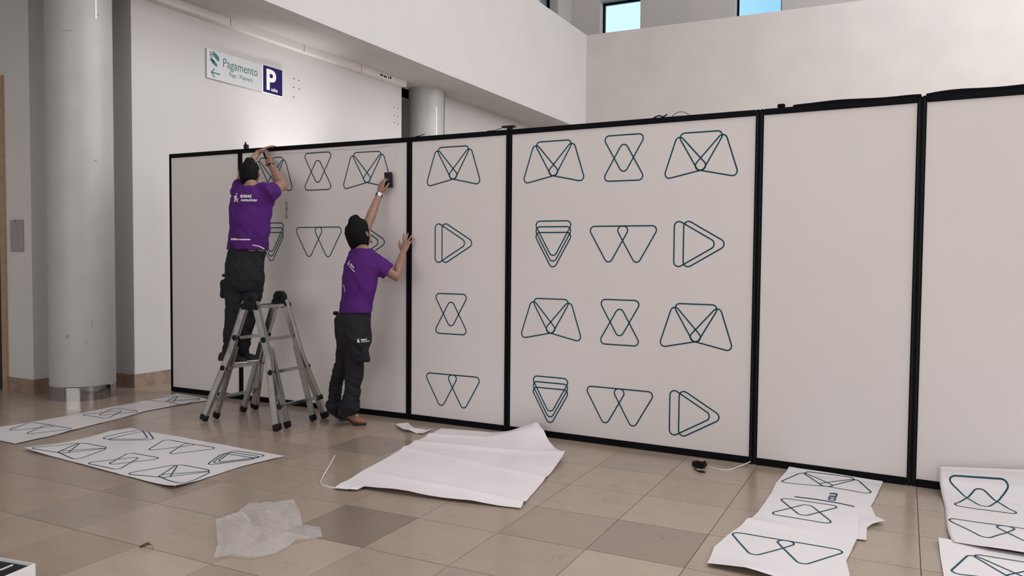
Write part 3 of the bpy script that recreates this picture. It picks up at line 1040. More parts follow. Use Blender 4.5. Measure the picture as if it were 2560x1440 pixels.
def wfn(a, s, lift=0):
    """a: metres along the sheet from its left edge; s: metres down from its top"""
    d, z = pprof(s)
    d1, z1 = pprof(s + .02); tx, tz = d1 - d, z1 - z; l = math.hypot(tx, tz) or 1
    nx_, nz_ = -tz / l, tx / l
    wob = .006 * nz(a, s, 4, 3)
    z *= 1 + .62 * a
    base = A5 + u5 * (.150 + a + .095 * d + .012 * math.sin(s * 5)) - nb5 * (d + nx_ * lift * 1.0)
    return Vector((base.x, base.y, z + abs(nz_) * lift + (abs(wob) if z < .1 else 0)))


t = thing('printed_sheet', A5 + u5 * .6 - nb5 * .5, 'white printed sheet sliding down off the rightmost panel onto the floor', 'printed sheet')
bm = bmesh.new(); nu, nv = 60, 90; LP = plen[-1]
T = [[bm.verts.new(wfn(1.15 * i / nu, LP * j / nv)) for j in range(nv + 1)] for i in range(nu + 1)]
for i in range(nu):
    for j in range(nv): bm.faces.new((T[i][j], T[i + 1][j], T[i + 1][j + 1], T[i][j + 1]))
so = obj('sheet', bm, VINYL, t, smooth=True)
md = so.modifiers.new('thickness', 'SOLIDIFY'); md.thickness = .0009; md.offset = 0
for kind, a, s in (('X', .212, .225), ('W', .285, .80)):
    symbol(kind, lambda x, y, a=a, s=s: wfn(a + x, s - y, .0022), TEAL, t, width=.0095)


def hG(x, y):
    return .0035 + .004 * (1 + nz(x, y, 3, 77)) + .016 * max(0, 1 - math.hypot(x - .22, y - 4.6) / .2)


shG = sheet('printed_sheet', ([(.18, 3.55), (.8, 3.52), (1.3, 3.5)], [(.195, 4.60), (.7, 4.58), (1.32, 4.55)],
                             [(.18, 3.55), (.20, 4.0), (.195, 4.35), (.195, 4.60)], [(1.3, 3.5), (1.32, 4.55)]), hG, VINYL,
            'white printed sheet in the bottom right corner of the picture', 'printed sheet', 50, 50)
floor_symbol('M', .50, 4.30, hG, shG, .0)
floor_symbol('M', 1.08, 4.25, hG, shG, .0)

# crumpled clear plastic
out_px = [(535, 1400), (545, 1372), (540, 1322), (578, 1300), (622, 1262), (680, 1258), (735, 1253), (748, 1285), (758, 1325), (800, 1330), (806, 1346), (740, 1358), (690, 1388), (640, 1400), (580, 1396)]
W_ = [tuple(F(x, y))[:2] for x, y in out_px]
bottom = [W_[0], W_[14], W_[13], W_[12], W_[11], W_[10]]
right = [W_[10], W_[9], W_[8], W_[7], W_[6]]
left = [W_[0], W_[1], W_[2]]
top = [W_[2], W_[3], W_[4], W_[5], W_[6]]


def hP(x, y):
    r = abs(nz(x, y, 4.2, 3)) + .5 * abs(nz(x, y, 9, 6)) + .2 * abs(nz(x, y, 20, 6))
    c = max(0, 1 - math.hypot(x + 3.04, y - 3.02) / .42)
    return .004 + .012 * r + (.075 * c * (.15 + 1.5 * r)) + .014 * abs(nz(x, y, 14, 9))


pt = sheet('plastic_film', (bottom, top, left, right), hP, FILM, 'crumpled clear plastic film on the floor in the foreground', 'plastic film', 120, 110, thick=.0)
# the zero-thickness double layer is opened a little so the film reads as two plies
pm = [c for c in COL.objects if c.parent == pt][0]
half = len(pm.data.vertices) // 2
for i, v in enumerate(pm.data.vertices):
    if i >= half: v.co.z = max(.0015, v.co.z * .45 + .004 * nz(v.co.x, v.co.y, 8, 70))

# tape measure, thin cable, leaf, box
tm = thing('tape_measure', F(1747, 1170), 'black and orange tape measure on the floor by the partition', 'tape measure')
c = F(1748, 1168, 0)
ux, uy = Vector((.97, -.24, 0)), Vector((.24, .97, 0))
bm = bmesh.new(); obox(bm, c + Vector((0, 0, .024)) + ux * .01, ux * .036, uy * .034, Vector((0, 0, .0235)), .010); obj('case', bm, BLACK, tm, angle=40)
bm = bmesh.new(); obox(bm, c + Vector((0, 0, .048)) + ux * .012, ux * .022, uy * .020, Vector((0, 0, .003)), .003); obj('orange_cap', bm, ORANGE, tm)
bm = bmesh.new(); obox(bm, c + Vector((0, 0, .020)) - ux * .036, ux * .012, uy * .022, Vector((0, 0, .018)), .005); obj('belt_clip', bm, RUBBER, tm)
bm = bmesh.new()
lp = smooth_path([c + ux * .01 - uy * .034 + Vector((0, 0, .012)), c + ux * .005 - uy * .075 + Vector((0, 0, .004)), c + ux * .03 - uy * .095 + Vector((0, 0, .004)), c + ux * .05 - uy * .115 + Vector((0, 0, .004)),
                  c + ux * .08 - uy * .12 + Vector((0, 0, .004)), c + ux * .095 - uy * .105 + Vector((0, 0, .004)), c + ux * .075 - uy * .09 + Vector((0, 0, .004)), c + ux * .05 - uy * .105 + Vector((0, 0, .005))], 6)
tube(bm, lp, .0035, 6); obj('wrist_loop', bm, BLACK, tm)
bm = bmesh.new()
path = smooth_path([F(1772, 1167, .004), F(1790, 1172, .004), F(1806, 1175, .004), F(1825, 1174, .004), F(1845, 1167, .006), P(1860, 1161, 5.62), P(1876, 1154, 5.675)], 6)
tube(bm, path, .0032, 8)
tag(obj('white_cable', bm, WHITE, smooth=True), 'thin white cable curving from the joint of two panels onto the floor', 'cable')
bm = bmesh.new()
lfp = smooth_path([F(348, 1368, .002), F(358, 1364, .010), F(370, 1359, .016), F(377, 1362, .014)], 5)
tube(bm, lfp, [.002 + .006 * math.sin(PI * i / (len(lfp) - 1)) for i in range(len(lfp))], 8, flat=.3)
tube(bm, smooth_path([F(376, 1361, .013), F(382, 1367, .008), F(381, 1374, .002)], 4), .0012, 6)
tag(obj('dry_leaf', bm, LEAF, smooth=True), 'small curled dry brown leaf on a tile joint at the lower left', 'leaf')
ZB = .17
bx = thing('open_box', F(40, 1425, ZB) * 1, 'white box with a black inside at the bottom left corner', 'box')
bx.location.z = 0
c0 = F(89, 1408, ZB); c1 = F(12, 1440, ZB); c2 = F(0, 1380, ZB)
e1 = (c1 - c0); e1.z = 0; e1.normalize()
e2 = (c2 - c0); e2.z = 0; e2 = (e2 - e1 * e2.dot(e1)).normalized()
LL, WW, th = .50, .36, .004
base = Vector((c0.x, c0.y, 0))
up_ = Vector((0, 0, 1))
for (cc, hx, hy, nm) in ((base + e1 * LL / 2 + e2 * th / 2, LL / 2, th / 2, 'front_side'), (base + e1 * LL / 2 + e2 * (WW - th / 2), LL / 2, th / 2, 'back_side'),
                         (base + e1 * th / 2 + e2 * WW / 2, th / 2, WW / 2 - th, 'end_side'), (base + e1 * (LL - th / 2) + e2 * WW / 2, th / 2, WW / 2 - th, 'end_side')):
    bm = bmesh.new(); obox(bm, cc + up_ * (ZB / 2), e1 * hx, e2 * hy, up_ * (ZB / 2 - .0005), .001); obj(nm, bm, CARD, bx)
bm = bmesh.new(); obox(bm, base + e1 * LL / 2 + e2 * WW / 2 + up_ * (ZB - .02), e1 * (LL / 2 - th - .001), e2 * (WW / 2 - th - .001), up_ * .006); inn = obj('black_lining', bm, BLACK, bx)
bm = bmesh.new(); obox(bm, base + e1 * .05 + e2 * .10 + up_ * (ZB - .012), e1 * .028, e2 * .003, up_ * .002); obj('white_edge', bm, CARD, inn)
bm = bmesh.new(); obox(bm, base + e1 * .055 - e2 * .0008 + up_ * (ZB - .055), e1 * .008, e2 * .0006, up_ * .003)
obox(bm, base + e1 * .05 - e2 * .0008 + up_ * (ZB - .062), e1 * .003, e2 * .0006, up_ * .008); obj('printed_mark', bm, GREY, bx)

# ------------------------------------------------------------------ ladder
XC, YN, YF2 = -5.02, 5.03, 5.38
lad = thing('folding_ladder', (XC, 5.2, 0), 'aluminium multi-position folding ladder standing open by the partition', 'ladder')
for s in (-1, 1):                 # -1 left section, 1 right section
    for (y, f) in ((YN, -1), (YF2, 1)):
        # outer rail: straight above, then a sleeve flared outwards down to the floor
        pu = Vector((XC + s * .052, y, 1.05)); pk = Vector((XC + s * (.232 if s < 0 else .212), y + f * .012, .60)); pb = Vector((XC + s * (.425 if s < 0 else .405), y + f * (.125 if f < 0 else .115), .045))
        bm = bmesh.new(); bar(bm, pu, pk + (pk - pu).normalized() * .012, (1, 0, 0), .068, .032, .005)
        rail = obj('rail', bm, ALU, lad)
        bm = bmesh.new(); bar(bm, pk, pb, (1, 0, 0), .068, .034, .005)
        low = obj('flared_rail', bm, ALU, lad)
        for (q0, q1, par) in ((pu, pk, rail), (pk, pb, low)):
            d = (q1 - q0).normalized(); sd = Vector((1, 0, 0)); sd = (sd - d * sd.dot(d)).normalized()
            for off in (-.029, .029):
                bm = bmesh.new(); yy = Vector((0, f * .0175, 0))
                bar(bm, q0 + sd * off + yy, q1 + sd * off + yy, (1, 0, 0), .008, .004); obj('rib', bm, ALUR, par)
        # inner telescoping rail, straight down
        qi = Vector((XC + s * .20, y - f * .022, .66)); qb = Vector((XC + s * (.415 if s < 0 else .40), y + f * (.0 if f < 0 else -.03), .045))
        bm = bmesh.new(); bar(bm, qi, qb, (1, 0, 0), .052, .028, .004)
        inner = obj('inner_rail', bm, ALUR, lad)
        for (pp, pd, wd) in ((pb, (pb - pk).normalized(), .078), (qb, (qb - qi).normalized(), .060)):
            bm = bmesh.new(); bar(bm, pp - pd * .020, Vector((pp.x + pd.x * .04, pp.y + pd.y * .04, .006)), (1, 0, 0), wd, .044, .009)
            obj('rubber_foot', bm, RUBBER, lad, angle=50)
    for z, w in ((.19, 0), (.465, 0), (.735, 0), (1.01, 0)):
        x = XC + s * (.06 + (.97 - min(z, .97)) * (.42 if s < 0 else .385)) + (s * .0)
        ext = .075 if z < .3 else (.03 if z < .6 else 0)
        bm = bmesh.new(); bar(bm, (x, YN - ext + .012, z), (x, YF2 + ext - .012, z), (1, 0, 0), .034, .028, .006)
        rg = obj('rung', bm, ALU, lad)
        for (y, f) in ((YN - ext - .014, -1), (YF2 + ext + .014, 1)):
            bm = bmesh.new(); bmesh.ops.create_cone(bm, cap_ends=True, segments=14, radius1=.031, radius2=.025, depth=.034, matrix=Matrix.Translation((x + s * .012, y, z)) @ Matrix.Rotation(PI / 2, 4, 'X'))
            obox(bm, (x - s * .012, y, z), Vector((.018, 0, 0)), Vector((0, .010, 0)), Vector((0, 0, .012)), .003)
            lk = obj('lock_knob', bm, RUBBER, lad, angle=40)
            if z > .2:
                bm = bmesh.new(); bmesh.ops.create_cone(bm, cap_ends=True, segments=10, radius1=.006, radius2=.006, depth=.034, matrix=Matrix.Translation((x + s * .018, y, z + .006)) @ Matrix.Rotation(PI / 2, 4, 'X'))
                obj('pin', bm, ALU, lk)
for (y, f) in ((YN, -1), (YF2, 1)):
    bm = bmesh.new()
    bmesh.ops.create_cone(bm, cap_ends=True, segments=28, radius1=.062, radius2=.062, depth=.046, matrix=Matrix.Translation((XC, y, 1.075)) @ Matrix.Rotation(PI / 2, 4, 'X'))
    bar(bm, (XC - .02, y, 1.08), (XC - .062, y, .995), (1, 0, 0), .060, .044)
    bar(bm, (XC + .02, y, 1.08), (XC + .062, y, .995), (1, 0, 0), .060, .044)
    hg = obj('hinge', bm, RUBBER, lad, angle=35)
    bm = bmesh.new(); bmesh.ops.create_cone(bm, cap_ends=True, segments=18, radius1=.024, radius2=.02, depth=.060, matrix=Matrix.Translation((XC, y, 1.075)) @ Matrix.Rotation(PI / 2, 4, 'X'))
    obj('hinge_button', bm, BLACK, hg, angle=35)


# ------------------------------------------------------------------ people
def frame_from(fwd, up):
    f = Vector(fwd).normalized(); u_ = Vector(up); u_ = (u_ - f * u_.dot(f)).normalized(); r = f.cross(u_)
    return r, f, u_


def add_head(bm, c, fwd, up, s=1.0):
    r, f, u_ = frame_from(fwd, up)
    Lc = lambda x, y, z: c + (r * x + f * y + u_ * z) * s
    n, m_ = 28, 20
    rings = []
    for j in range(1, m_):
        th = PI * j / m_
        z = .118 * math.cos(th); rad = math.sin(th)
        wx = .076 * rad; wy = .097 * rad; oy = 0
        if z < 0:
            k = -z / .118
            wx *= 1 - .18 * k; wy *= 1 - .14 * k; oy = .018 * k
        ring = []
        for i in range(n):
            a = 2 * PI * i / n
            x = wx * math.cos(a); y = wy * math.sin(a) + oy
            if y > 0 and z < -.03: y *= 1.05
            ring.append(bm.verts.new(Lc(x, y, z)))
        rings.append(ring)
    for a_, b_ in zip(rings, rings[1:]):
        for i in range(n): bm.faces.new((a_[i], a_[(i + 1) % n], b_[(i + 1) % n], b_[i]))
    bm.faces.new(rings[0]); bm.faces.new(rings[-1][::-1])
    # nose, brow, chin, lips, ears
    tube(bm, [Lc(0, .086, .016), Lc(0, .096, -.010), Lc(0, .101, -.028)], [.006 * s, .009 * s, .0105 * s], 10)
    tube(bm, [Lc(-.040, .080, .028), Lc(0, .093, .026), Lc(.040, .080, .028)], .008 * s, 10)
    tube(bm, [Lc(-.020, .088, -.060), Lc(0, .096, -.058), Lc(.020, .088, -.060)], [.005 * s, .008 * s, .005 * s], 8)
    tube(bm, [Lc(-.018, .087, -.071), Lc(0, .094, -.072), Lc(.018, .087, -.071)], [.005 * s, .008 * s, .005 * s], 8)
    tube(bm, [Lc(-.02, .078, -.100), Lc(0, .088, -.101), Lc(.02, .078, -.100)], .014 * s, 10)
    for sd in (-1, 1):
        loft(bm, [(Lc(sd * .076, -.004, .006), (f * .017 + u_ * .004) * s, u_ * .028 * s), (Lc(sd * .088, -.012, .008), (f * .016) * s, u_ * .030 * s)], 14)
    return Lc, (r, f, u_)


def add_hand(bm, wrist, fwd, palm, thumb, curls=(.3, .3, .35, .4), spread=.12, s=1.0, thumb_out=.8, thumb_curl=.3, slant=0.0):
    """fwd: towards the fingers; palm: direction the palm faces; thumb: side of the thumb"""
    fwd = Vector(fwd).normalized(); palm = Vector(palm); palm = (palm - fwd * palm.dot(fwd)).normalized()
    side = Vector(thumb); side = (side - fwd * side.dot(fwd) - palm * side.dot(palm)).normalized()
    w = Vector(wrist)
    loft(bm, [(w - fwd * .01 * s, side * .028 * s, palm * .020 * s), (w + fwd * .025 * s, side * .036 * s, palm * .019 * s), (w + fwd * .06 * s, side * .042 * s, palm * .016 * s), (w + fwd * .092 * s, side * .040 * s, palm * .012 * s)], 16)
    lens = (.074, .082, .076, .060)
    for k in range(4):
        off = (.0315 - .021 * k) * s
        base = w + fwd * (.088 + (.004, .008, .004, -.006)[k]) * s + side * off
        d = (fwd + side * spread * (1.5 - k)).normalized()
        L = lens[k] * s
        pts = [base - d * .02 * s, base]
        a = 0
        ax = palm
        cur = base.copy()
        for seg, fr_ in enumerate((.44, .31, .25)):
            a += curls[k] * (1.0, 1.2, .9)[seg]
            dd = d * math.cos(a) + ax * math.sin(a)
            cur = cur + dd * L * fr_
            pts.append(cur.copy())
        tube(bm, pts, [.0098 * s, .0100 * s, .0090 * s, .0084 * s, .0070 * s], 10)
    tb = w + fwd * .022 * s + side * .028 * s + palm * .004 * s
    d1 = (fwd * .75 + side * thumb_out + palm * .15).normalized()
    d2 = (fwd * (.9) + side * (thumb_out * .5) + palm * thumb_curl).normalized()
    p1 = tb + d1 * .040 * s; p2 = p1 + d2 * .032 * s; p3 = p2 + (d2 + palm * thumb_curl * .5).normalized() * .024 * s
    tube(bm, [tb - d1 * .012 * s, tb, p1, p2, p3], [.015 * s, .0165 * s, .0125 * s, .0105 * s, .008 * s], 10)
    return w


def folds(seed, amp, sx=7, sz=22, zb=None):
    def f(co, n):
        low = 0
        if zb is not None:
            wgt = max(0, 1 - abs(co.z - zb) / .30)
            low = wgt * .011 * (abs(noise.noise(Vector((co.x * 7, co.y * 7 + seed, co.z * 34 + co.x * 14)))) * -2 + .5)
        v = Vector((co.x * sx, co.y * sx, co.z * sz))
        a = noise.noise(v + Vector((seed, 0, 0)) + Vector((0, 0, co.x * 9)))
        b_ = noise.noise(Vector((co.x * 9 + co.z * 7, co.y * 9, co.z * 7 + seed)))
        c_ = noise.noise(Vector((co.x * 22 - co.z * 10, co.y * 22, co.z * 14 + seed)))
        return amp * (abs(a) * -1.0 + .7 * b_ + .25 * c_ + .2) + low
    return f


def shoe(prefix, heel, ball, toe, ankle, up, parent, mu, ms, width=.05):
    """heel, ball, toe: points under the sole; up: direction away from the sole at the heel"""
    heel, ball, toe, ankle = map(Vector, (heel, ball, toe, ankle))
    d = (ball - heel).normalized(); d2 = (toe - ball).normalized()
    up = Vector(up); up = (up - d * up.dot(d)).normalized(); side = d.cross(up)
    up2 = side.cross(d2).normalized()
    if up2.dot(up) < 0: up2 = -up2
    bm = bmesh.new()
    secs = []
    for t, h_, w in ((.02, .045, .60), (.12, .052, .72), (.35, .052, .70), (.62, .046, .82), (.9, .036, .98)):
        p = heel.lerp(ball, t); secs.append((p + up * (h_ + .010), side * w * width, up * h_))
    for t, h_, w in ((.3, .031, .98), (.75, .022, .80)):
        p = ball.lerp(toe, t); secs.append((p + up2 * (h_ + .010), side * w * width, up2 * h_))
    loft(bm, secs, 18)
    hc = heel.lerp(ball, .22) + up * .07
    tube(bm, [hc, hc.lerp(ankle, .6)], [.040, .042], 16)
    o = robj(prefix, bm, .006, mu, parent, 4)
    bm = bmesh.new()
    secs = []
    for t, w in ((-.02, .66), (.12, .78), (.4, .74), (.65, .86), (.95, 1.04)):
        p = heel.lerp(ball, t); secs.append((p + up * .012, side * w * width, up * .012))
    for t, w in ((.35, 1.0), (.82, .72)):
        p = ball.lerp(toe, t); secs.append((p + up2 * .012, side * w * width, up2 * .012))
    loft(bm, secs, 18)
    obj('sole', bm, ms, o, smooth=True)
    # laces
    for k in range(4):
        p = heel.lerp(ball, .66 + .12 * k) + up * (.104 - .0095 * k)
        bm = bmesh.new(); tube(bm, smooth_path([p - side * .030 - up * .016 + d * .004, p - d * .006, p + side * .030 - up * .016 + d * .004], 3), .0042, 6)
        obj('lace', bm, ms if ms is SOLEW else WHITE, o)
    return o


def eyes(c, fr_, parent):
    r, f, u_ = fr_
    for sd in (-1, 1):
        bm = bmesh.new(); bmesh.ops.create_uvsphere(bm, u_segments=12, v_segments=8, radius=.012, matrix=Matrix.Translation(c + r * sd * .031 + f * .080 + u_ * .004))
        obj('eye', bm, EYE, parent, smooth=True)


def project(name, src, fn_plane, bvh, direction, m, parent, lift=.0025):
    pass


def decal_on(bvh, origin, right, up, into):
    """returns fn(x, y) laying flat artwork on the cloth"""
    origin = Vector(origin); right = Vector(right).normalized(); up = Vector(up).normalized(); into = Vector(into).normalized()

    def fn(x, y):
        p = origin + right * x + up * y
        hit = bvh.ray_cast(p - into * .4, into, 1.0)
        if hit[0] is None: return p
        return hit[0] - into * .004
    return fn


def grid_polys(polys, n=1):
    return polys


PICTO = [[(.010, .062), (.018, .070), (.026, .062), (.018, .054)], [(-.004, .048), (.030, .048), (.024, .034), (.004, .034)],
         [(.004, .036), (.020, .036), (.010, .004), (-.004, .000), (.004, .018)], [(.012, .030), (.024, .030), (.034, .006), (.042, .000), (.026, .000)],
         [(.032, .030), (.040, .030), (.040, .018), (.032, .018)]]


def artwork(bvh, o, right, up, into, parent, s=1.0, two=True):
    fn0 = decal_on(bvh, o, right, up, into)
    flat_poly('pictogram', [[(x * s, y * s) for x, y in p] for p in PICTO], WHITE, parent, fn0)
    if two:
        text('lettering', 'IDEIAS', .030 * s, o, right, up, WHITE, parent, fn=lambda x, y: fn0(.056 * s + x, .034 * s + y), bold=.0012 * s, cuts=1)
        text('lettering', 'comunicar', .030 * s, o, right, up, WHITE, parent, fn=lambda x, y: fn0(.060 * s + x, .006 * s + y), bold=.0008 * s, cuts=1)


# ---- man on the ladder (back to the camera)
m1 = thing('person', (-5.35, 5.22, .48), 'man in a purple T-shirt and dark work trousers standing on the ladder, arms raised', 'person')
hc = P(625, 436, 5.37)
neck0 = P(629, 474, 5.31); neck1 = P(626, 455, 5.34)
shL = P(594, 483, 5.31); shR = P(672, 480, 5.30)
elL = P(609, 428, 5.50); wrL = P(646, 381, 5.70)
elR = P(706, 464, 5.49); wrR = P(677, 412, 5.685)
tor = [(619, 625, 52, .128), (622, 600, 50, .118), (625, 560, 51, .12), (628, 520, 54, .125), (632, 495, 56, .118), (633, 478, 46, .092), (631, 466, 28, .07)]
hipc = P(612, 640, 5.23)
rt1 = Vector((.90, .43, 0)).normalized(); fw1 = Vector((-.43, .90, 0)).normalized()
DP1 = .895 * 5.25 + .447 * 5.25
PXM = DP1 / FPX
kneeR = P(628, 752, 5.27); ankR = P(606, 872, 5.27)
kneeL = P(586, 760, 5.17); ankL = P(574, 872, 5.13)
bm = bmesh.new()
loft(bm, [(P(cx, y, 5.25 + (.02 if y < 530 else 0)), rt1 * (hw * PXM - .022), fw1 * (dp - .03)) for cx, y, hw, dp in tor], 20)
tube(bm, [P(629, 490, 5.30), neck0, neck1, hc - Vector((0, 0, .04))], [.07, .056, .052, .055], 16)
Lc1, fr1 = add_head(bm, hc, (-.36, .93, .06), (0, -.05, 1), 1.05)
for pts, rad in (((P(632, 496, 5.28), shL, shL.lerp(elL, .5), elL, elL.lerp(wrL, .35), wrL), (.06, .050, .044, .039, .040, .027)),
                 ((P(636, 496, 5.28), shR, shR.lerp(elR, .5), elR, elR.lerp(wrR, .35), wrR), (.06, .058, .056, .050, .047, .029))):
    tube(bm, pts, rad, 16)
tube(bm, [hipc - rt1 * .06, P(588, 720, 5.18), kneeL, P(580, 815, 5.15), ankL], [.06, .05, .042, .034, .028], 14)
tube(bm, [hipc + rt1 * .06, P(635, 715, 5.27), kneeR, P(618, 810, 5.27), ankR], [.06, .05, .042, .034, .028], 14)
tg = P(688, 357, 5.775)
add_hand(bm, wrL, (tg - wrL), (.1, .35, -.9), (1, -.3, -.6), curls=(.18, .18, .2, .22), spread=.06, thumb_out=.8)
add_hand(bm, wrR, P(666, 388, 5.73) - wrR, (-.35, .9, .1), (-1, -.2, .35), curls=(1.15, 1.1, 1.0, .95), spread=.04, thumb_out=.55, thumb_curl=.7)
body1 = robj('body', bm, .0052, SKIN, m1, 3)
eyes(hc, fr1, m1)
bm = bmesh.new()
r_, f_, u_ = fr1
loft(bm, [(Lc1(0, -.058, -.098), r_ * .046, f_ * .024), (Lc1(0, -.044, -.068), r_ * .064, f_ * .050), (Lc1(0, -.032, -.035), r_ * .080, f_ * .076), (Lc1(0, -.018, .005), r_ * .086, f_ * .093), (Lc1(0, -.008, .05), r_ * .087, f_ * .103), (Lc1(0, -.002, .085), r_ * .073, f_ * .091), (Lc1(0, .002, .112), r_ * .042, f_ * .056)], 24)
robj('hair', bm, .006, HAIR, m1, 3, lambda co, n: .0018 * noise.noise(co * 90))
# T-shirt
bm = bmesh.new()
loft(bm, [(P(cx, y, 5.25 + (.02 if y < 530 else 0)), rt1 * (hw * PXM), fw1 * dp) for cx, y, hw, dp in tor], 28, dome=False)
loft(bm, [(P(633, 486, 5.28), rt1 * .14, fw1 * .085), (P(630, 472, 5.30), rt1 * .095, fw1 * .078), (P(629, 460, 5.315), rt1 * .068, fw1 * .066)], 20, dome=False)
tube(bm, [P(630, 500, 5.28), shL, shL.lerp(elL, .42)], [.085, .072, .064], 18, dome=False)
tube(bm, [P(640, 500, 5.28), shR + Vector((0, 0, -.012)), shR.lerp(elR, .42)], [.09, .078, .073], 18, dome=False)
tube(bm, [P(634, 478, 5.30), P(660, 474, 5.30), shR], [.07, .066, .066], 16, dome=False)
tube(bm, [P(628, 478, 5.31), P(606, 476, 5.31), shL], [.07, .064, .062], 16, dome=False)
bm2 = bm
sh1 = robj('shirt', bm2, .0075, SHIRT, m1, 5, folds(3.1, .013, 6, 9))
# trousers
bm = bmesh.new()
loft(bm, [(P(617, 610, 5.25), rt1 * .158, fw1 * .108), (P(617, 624, 5.25), rt1 * .168, fw1 * .112), (P(613, 645, 5.24), rt1 * .170, fw1 * .115), (P(611, 672, 5.23), rt1 * .178, fw1 * .125), (P(611, 698, 5.22), rt1 * .176, fw1 * .122), (P(611, 716, 5.215), rt1 * .165, fw1 * .11), (P(611, 728, 5.21), rt1 * .13, fw1 * .085)], 24, dome=False)
tube(bm, [P(590, 655, 5.19), P(588, 685, 5.19), P(587, 715, 5.18), kneeL, P(580, 815, 5.15), P(575, 850, 5.135), P(574, 880, 5.13)], [.07, .094, .092, .078, .066, .058, .062], 20, dome=False)
tube(bm, [P(632, 655, 5.26), P(635, 685, 5.27), P(634, 715, 5.27), kneeR, P(618, 810, 5.27), P(611, 850, 5.27), P(607, 880, 5.27)], [.07, .094, .094, .080, .064, .056, .062], 20, dome=False)
bm_ = bm
obox(bm_, P(564, 722, 5.17), Vector((.018, 0, 0)), Vector((0, .06, 0)), Vector((0, 0, .085)), .012)
obox(bm_, P(559, 688, 5.19), Vector((.016, 0, 0)), Vector((0, .02, 0)), Vector((0, 0, .018)), .006)
trousers1 = robj('trousers', bm_, .0085, TROUS, m1, 5, folds(8.2, .014, 8, 13, .62))
for (a, b_, c_) in (((631, 657), (645, 664), (657, 661)), ):
    bm = bmesh.new(); bv = BVHTree.FromObject(trousers1, bpy.context.evaluated_depsgraph_get())
    pts = [P(*q, 5.0) for q in (a, b_, c_)]
    out = []
    for q in smooth_path([P(*q2, 5.0) for q2 in (a, b_, c_)], 5):
        hit = bv.ray_cast(CAM + (q - CAM).normalized() * 3, (q - CAM).normalized(), 6); out.append(hit[0] if hit[0] else q)
    tube(bm, out, .003, 6); obj('pocket_seam', bm, STITCH, trousers1)
bm = bmesh.new()
for sgn in (1,):
    pp = [P(632, 613, 5.12), P(648, 616, 5.115), P(660, 622, 5.14)]
    tube(bm, smooth_path(pp, 5), .0045, 8)
obj('undershirt_hem', bm, WHITE, m1)
zr = .465 + .0150
fd1 = Vector((.93, .34, 0)).normalized()
for (nm, ank) in (('shoe', ankL), ('shoe', ankR)):
    bl = Vector((-5.335, ank.y + .03, zr)) + fd1 * .02
    hl = bl - fd1 * .165 + Vector((0, 0, .004)); te = bl + fd1 * .085 + Vector((0, 0, .008))
    shoe(nm, hl, bl, te, ank + Vector((0, 0, -.02)), (0, 0, 1), m1, SHOEB, SOLEW)
bv1 = BVHTree.FromObject(sh1, bpy.context.evaluated_depsgraph_get())
artwork(bv1, P(584, 505, 5.12), rt1, (-.0, 0, 1), fw1, sh1, 1.15)
fnw = decal_on(bv1, P(575, 600, 5.12), rt1, (0, 0, 1), fw1)
text('hem_lettering', 'IDEIAS.comunicar', .020, (0, 0, 0), rt1, (0, 0, 1), WHITE, sh1, fn=lambda x, y: fnw(x + .012, y), bold=.0012, cuts=1, xs=1.25)


def watch(w, d, parent, face_n, face_mat=WHITE, r=.031):
    d = Vector(d).normalized(); n_ = Vector(face_n); n_ = (n_ - d * n_.dot(d)).normalized(); s_ = d.cross(n_)
    bm = bmesh.new(); n = 24; rings = []
    for k, (rr_, dd) in enumerate(((r, -.011), (r + .003, -.011), (r + .003, .011), (r, .011))):
        rings.append([bm.verts.new(w + d * dd + (n_ * math.cos(2 * PI * i / n) * .85 + s_ * math.sin(2 * PI * i / n)) * rr_) for i in range(n)])
    for a_, b_ in zip(rings, rings[1:] + rings[:1]):
        for i in range(n): bm.faces.new((a_[i], a_[(i + 1) % n], b_[(i + 1) % n], b_[i]))
    o = obj('wristwatch', bm, RUBBER, parent)
    bm = bmesh.new(); obox(bm, w + n_ * (r * .85 + .005), d * .017, s_ * .017, n_ * .005, .004)
    obj('watch_face', bm, face_mat, o)


watch(wrR.lerp(elR, .07), wrR - elR, m1, (.3, -1, .1), RUBBER, .030)
# knife in his right hand
kn = thing('utility_knife', P(664, 393, 5.735), 'small black utility knife in the right hand of the man on the ladder', 'knife')
bm = bmesh.new(); bar(bm, P(667, 402, 5.735), P(659, 381, 5.745), (1, 0, 0), .018, .012, .004); obj('knife_handle', bm, BLACK, kn)
bm = bmesh.new(); bar(bm, P(659, 382, 5.745), P(657, 375, 5.75), (1, 0, 0), .010, .002); obj('blade', bm, ALU, kn)

# ---- man standing at the wall
m2 = thing('person', (-4.3, 5.45, 0), 'man in a purple T-shirt standing on tiptoe on the floor, smoothing the film', 'person')
hc2 = P(899, 587, 5.44)
rt2 = Vector((.99, -.08, 0)).normalized(); fw2 = Vector((.08, .99, 0)).normalized()
DP2 = .895 * 5.38 + .447 * 4.2
PX2 = DP2 / FPX * 1.20
tor2 = [(888, 781, 36, .125), (893, 745, 37, .115), (898, 715, 40, .12), (901, 690, 41, .125), (905, 662, 43, .12), (907, 643, 38, .10), (907, 631, 27, .080), (906, 622, 22, .070)]
yt = lambda y: 5.32 + (775 - y) / 145 * .06
shL2 = P(893, 634, 5.43); shR2 = P(934, 655, 5.40)
elL2 = P(919, 562, 5.56); wrL2 = P(949, 484, 5.715)
elR2 = P(990, 692, 5.50); wrR2 = P(1008, 630, 5.715)
hip2 = P(884, 800, 5.31)
kR2 = P(887, 905, 5.34); aR2 = P(874, 1015, 5.31)
kL2 = P(858, 905, 5.42); aL2 = P(838, 1000, 5.43)
bm = bmesh.new()
loft(bm, [(P(cx, y, yt(y)), rt2 * (hw * PX2 - .02), fw2 * (dp - .03)) for cx, y, hw, dp in tor2], 20)
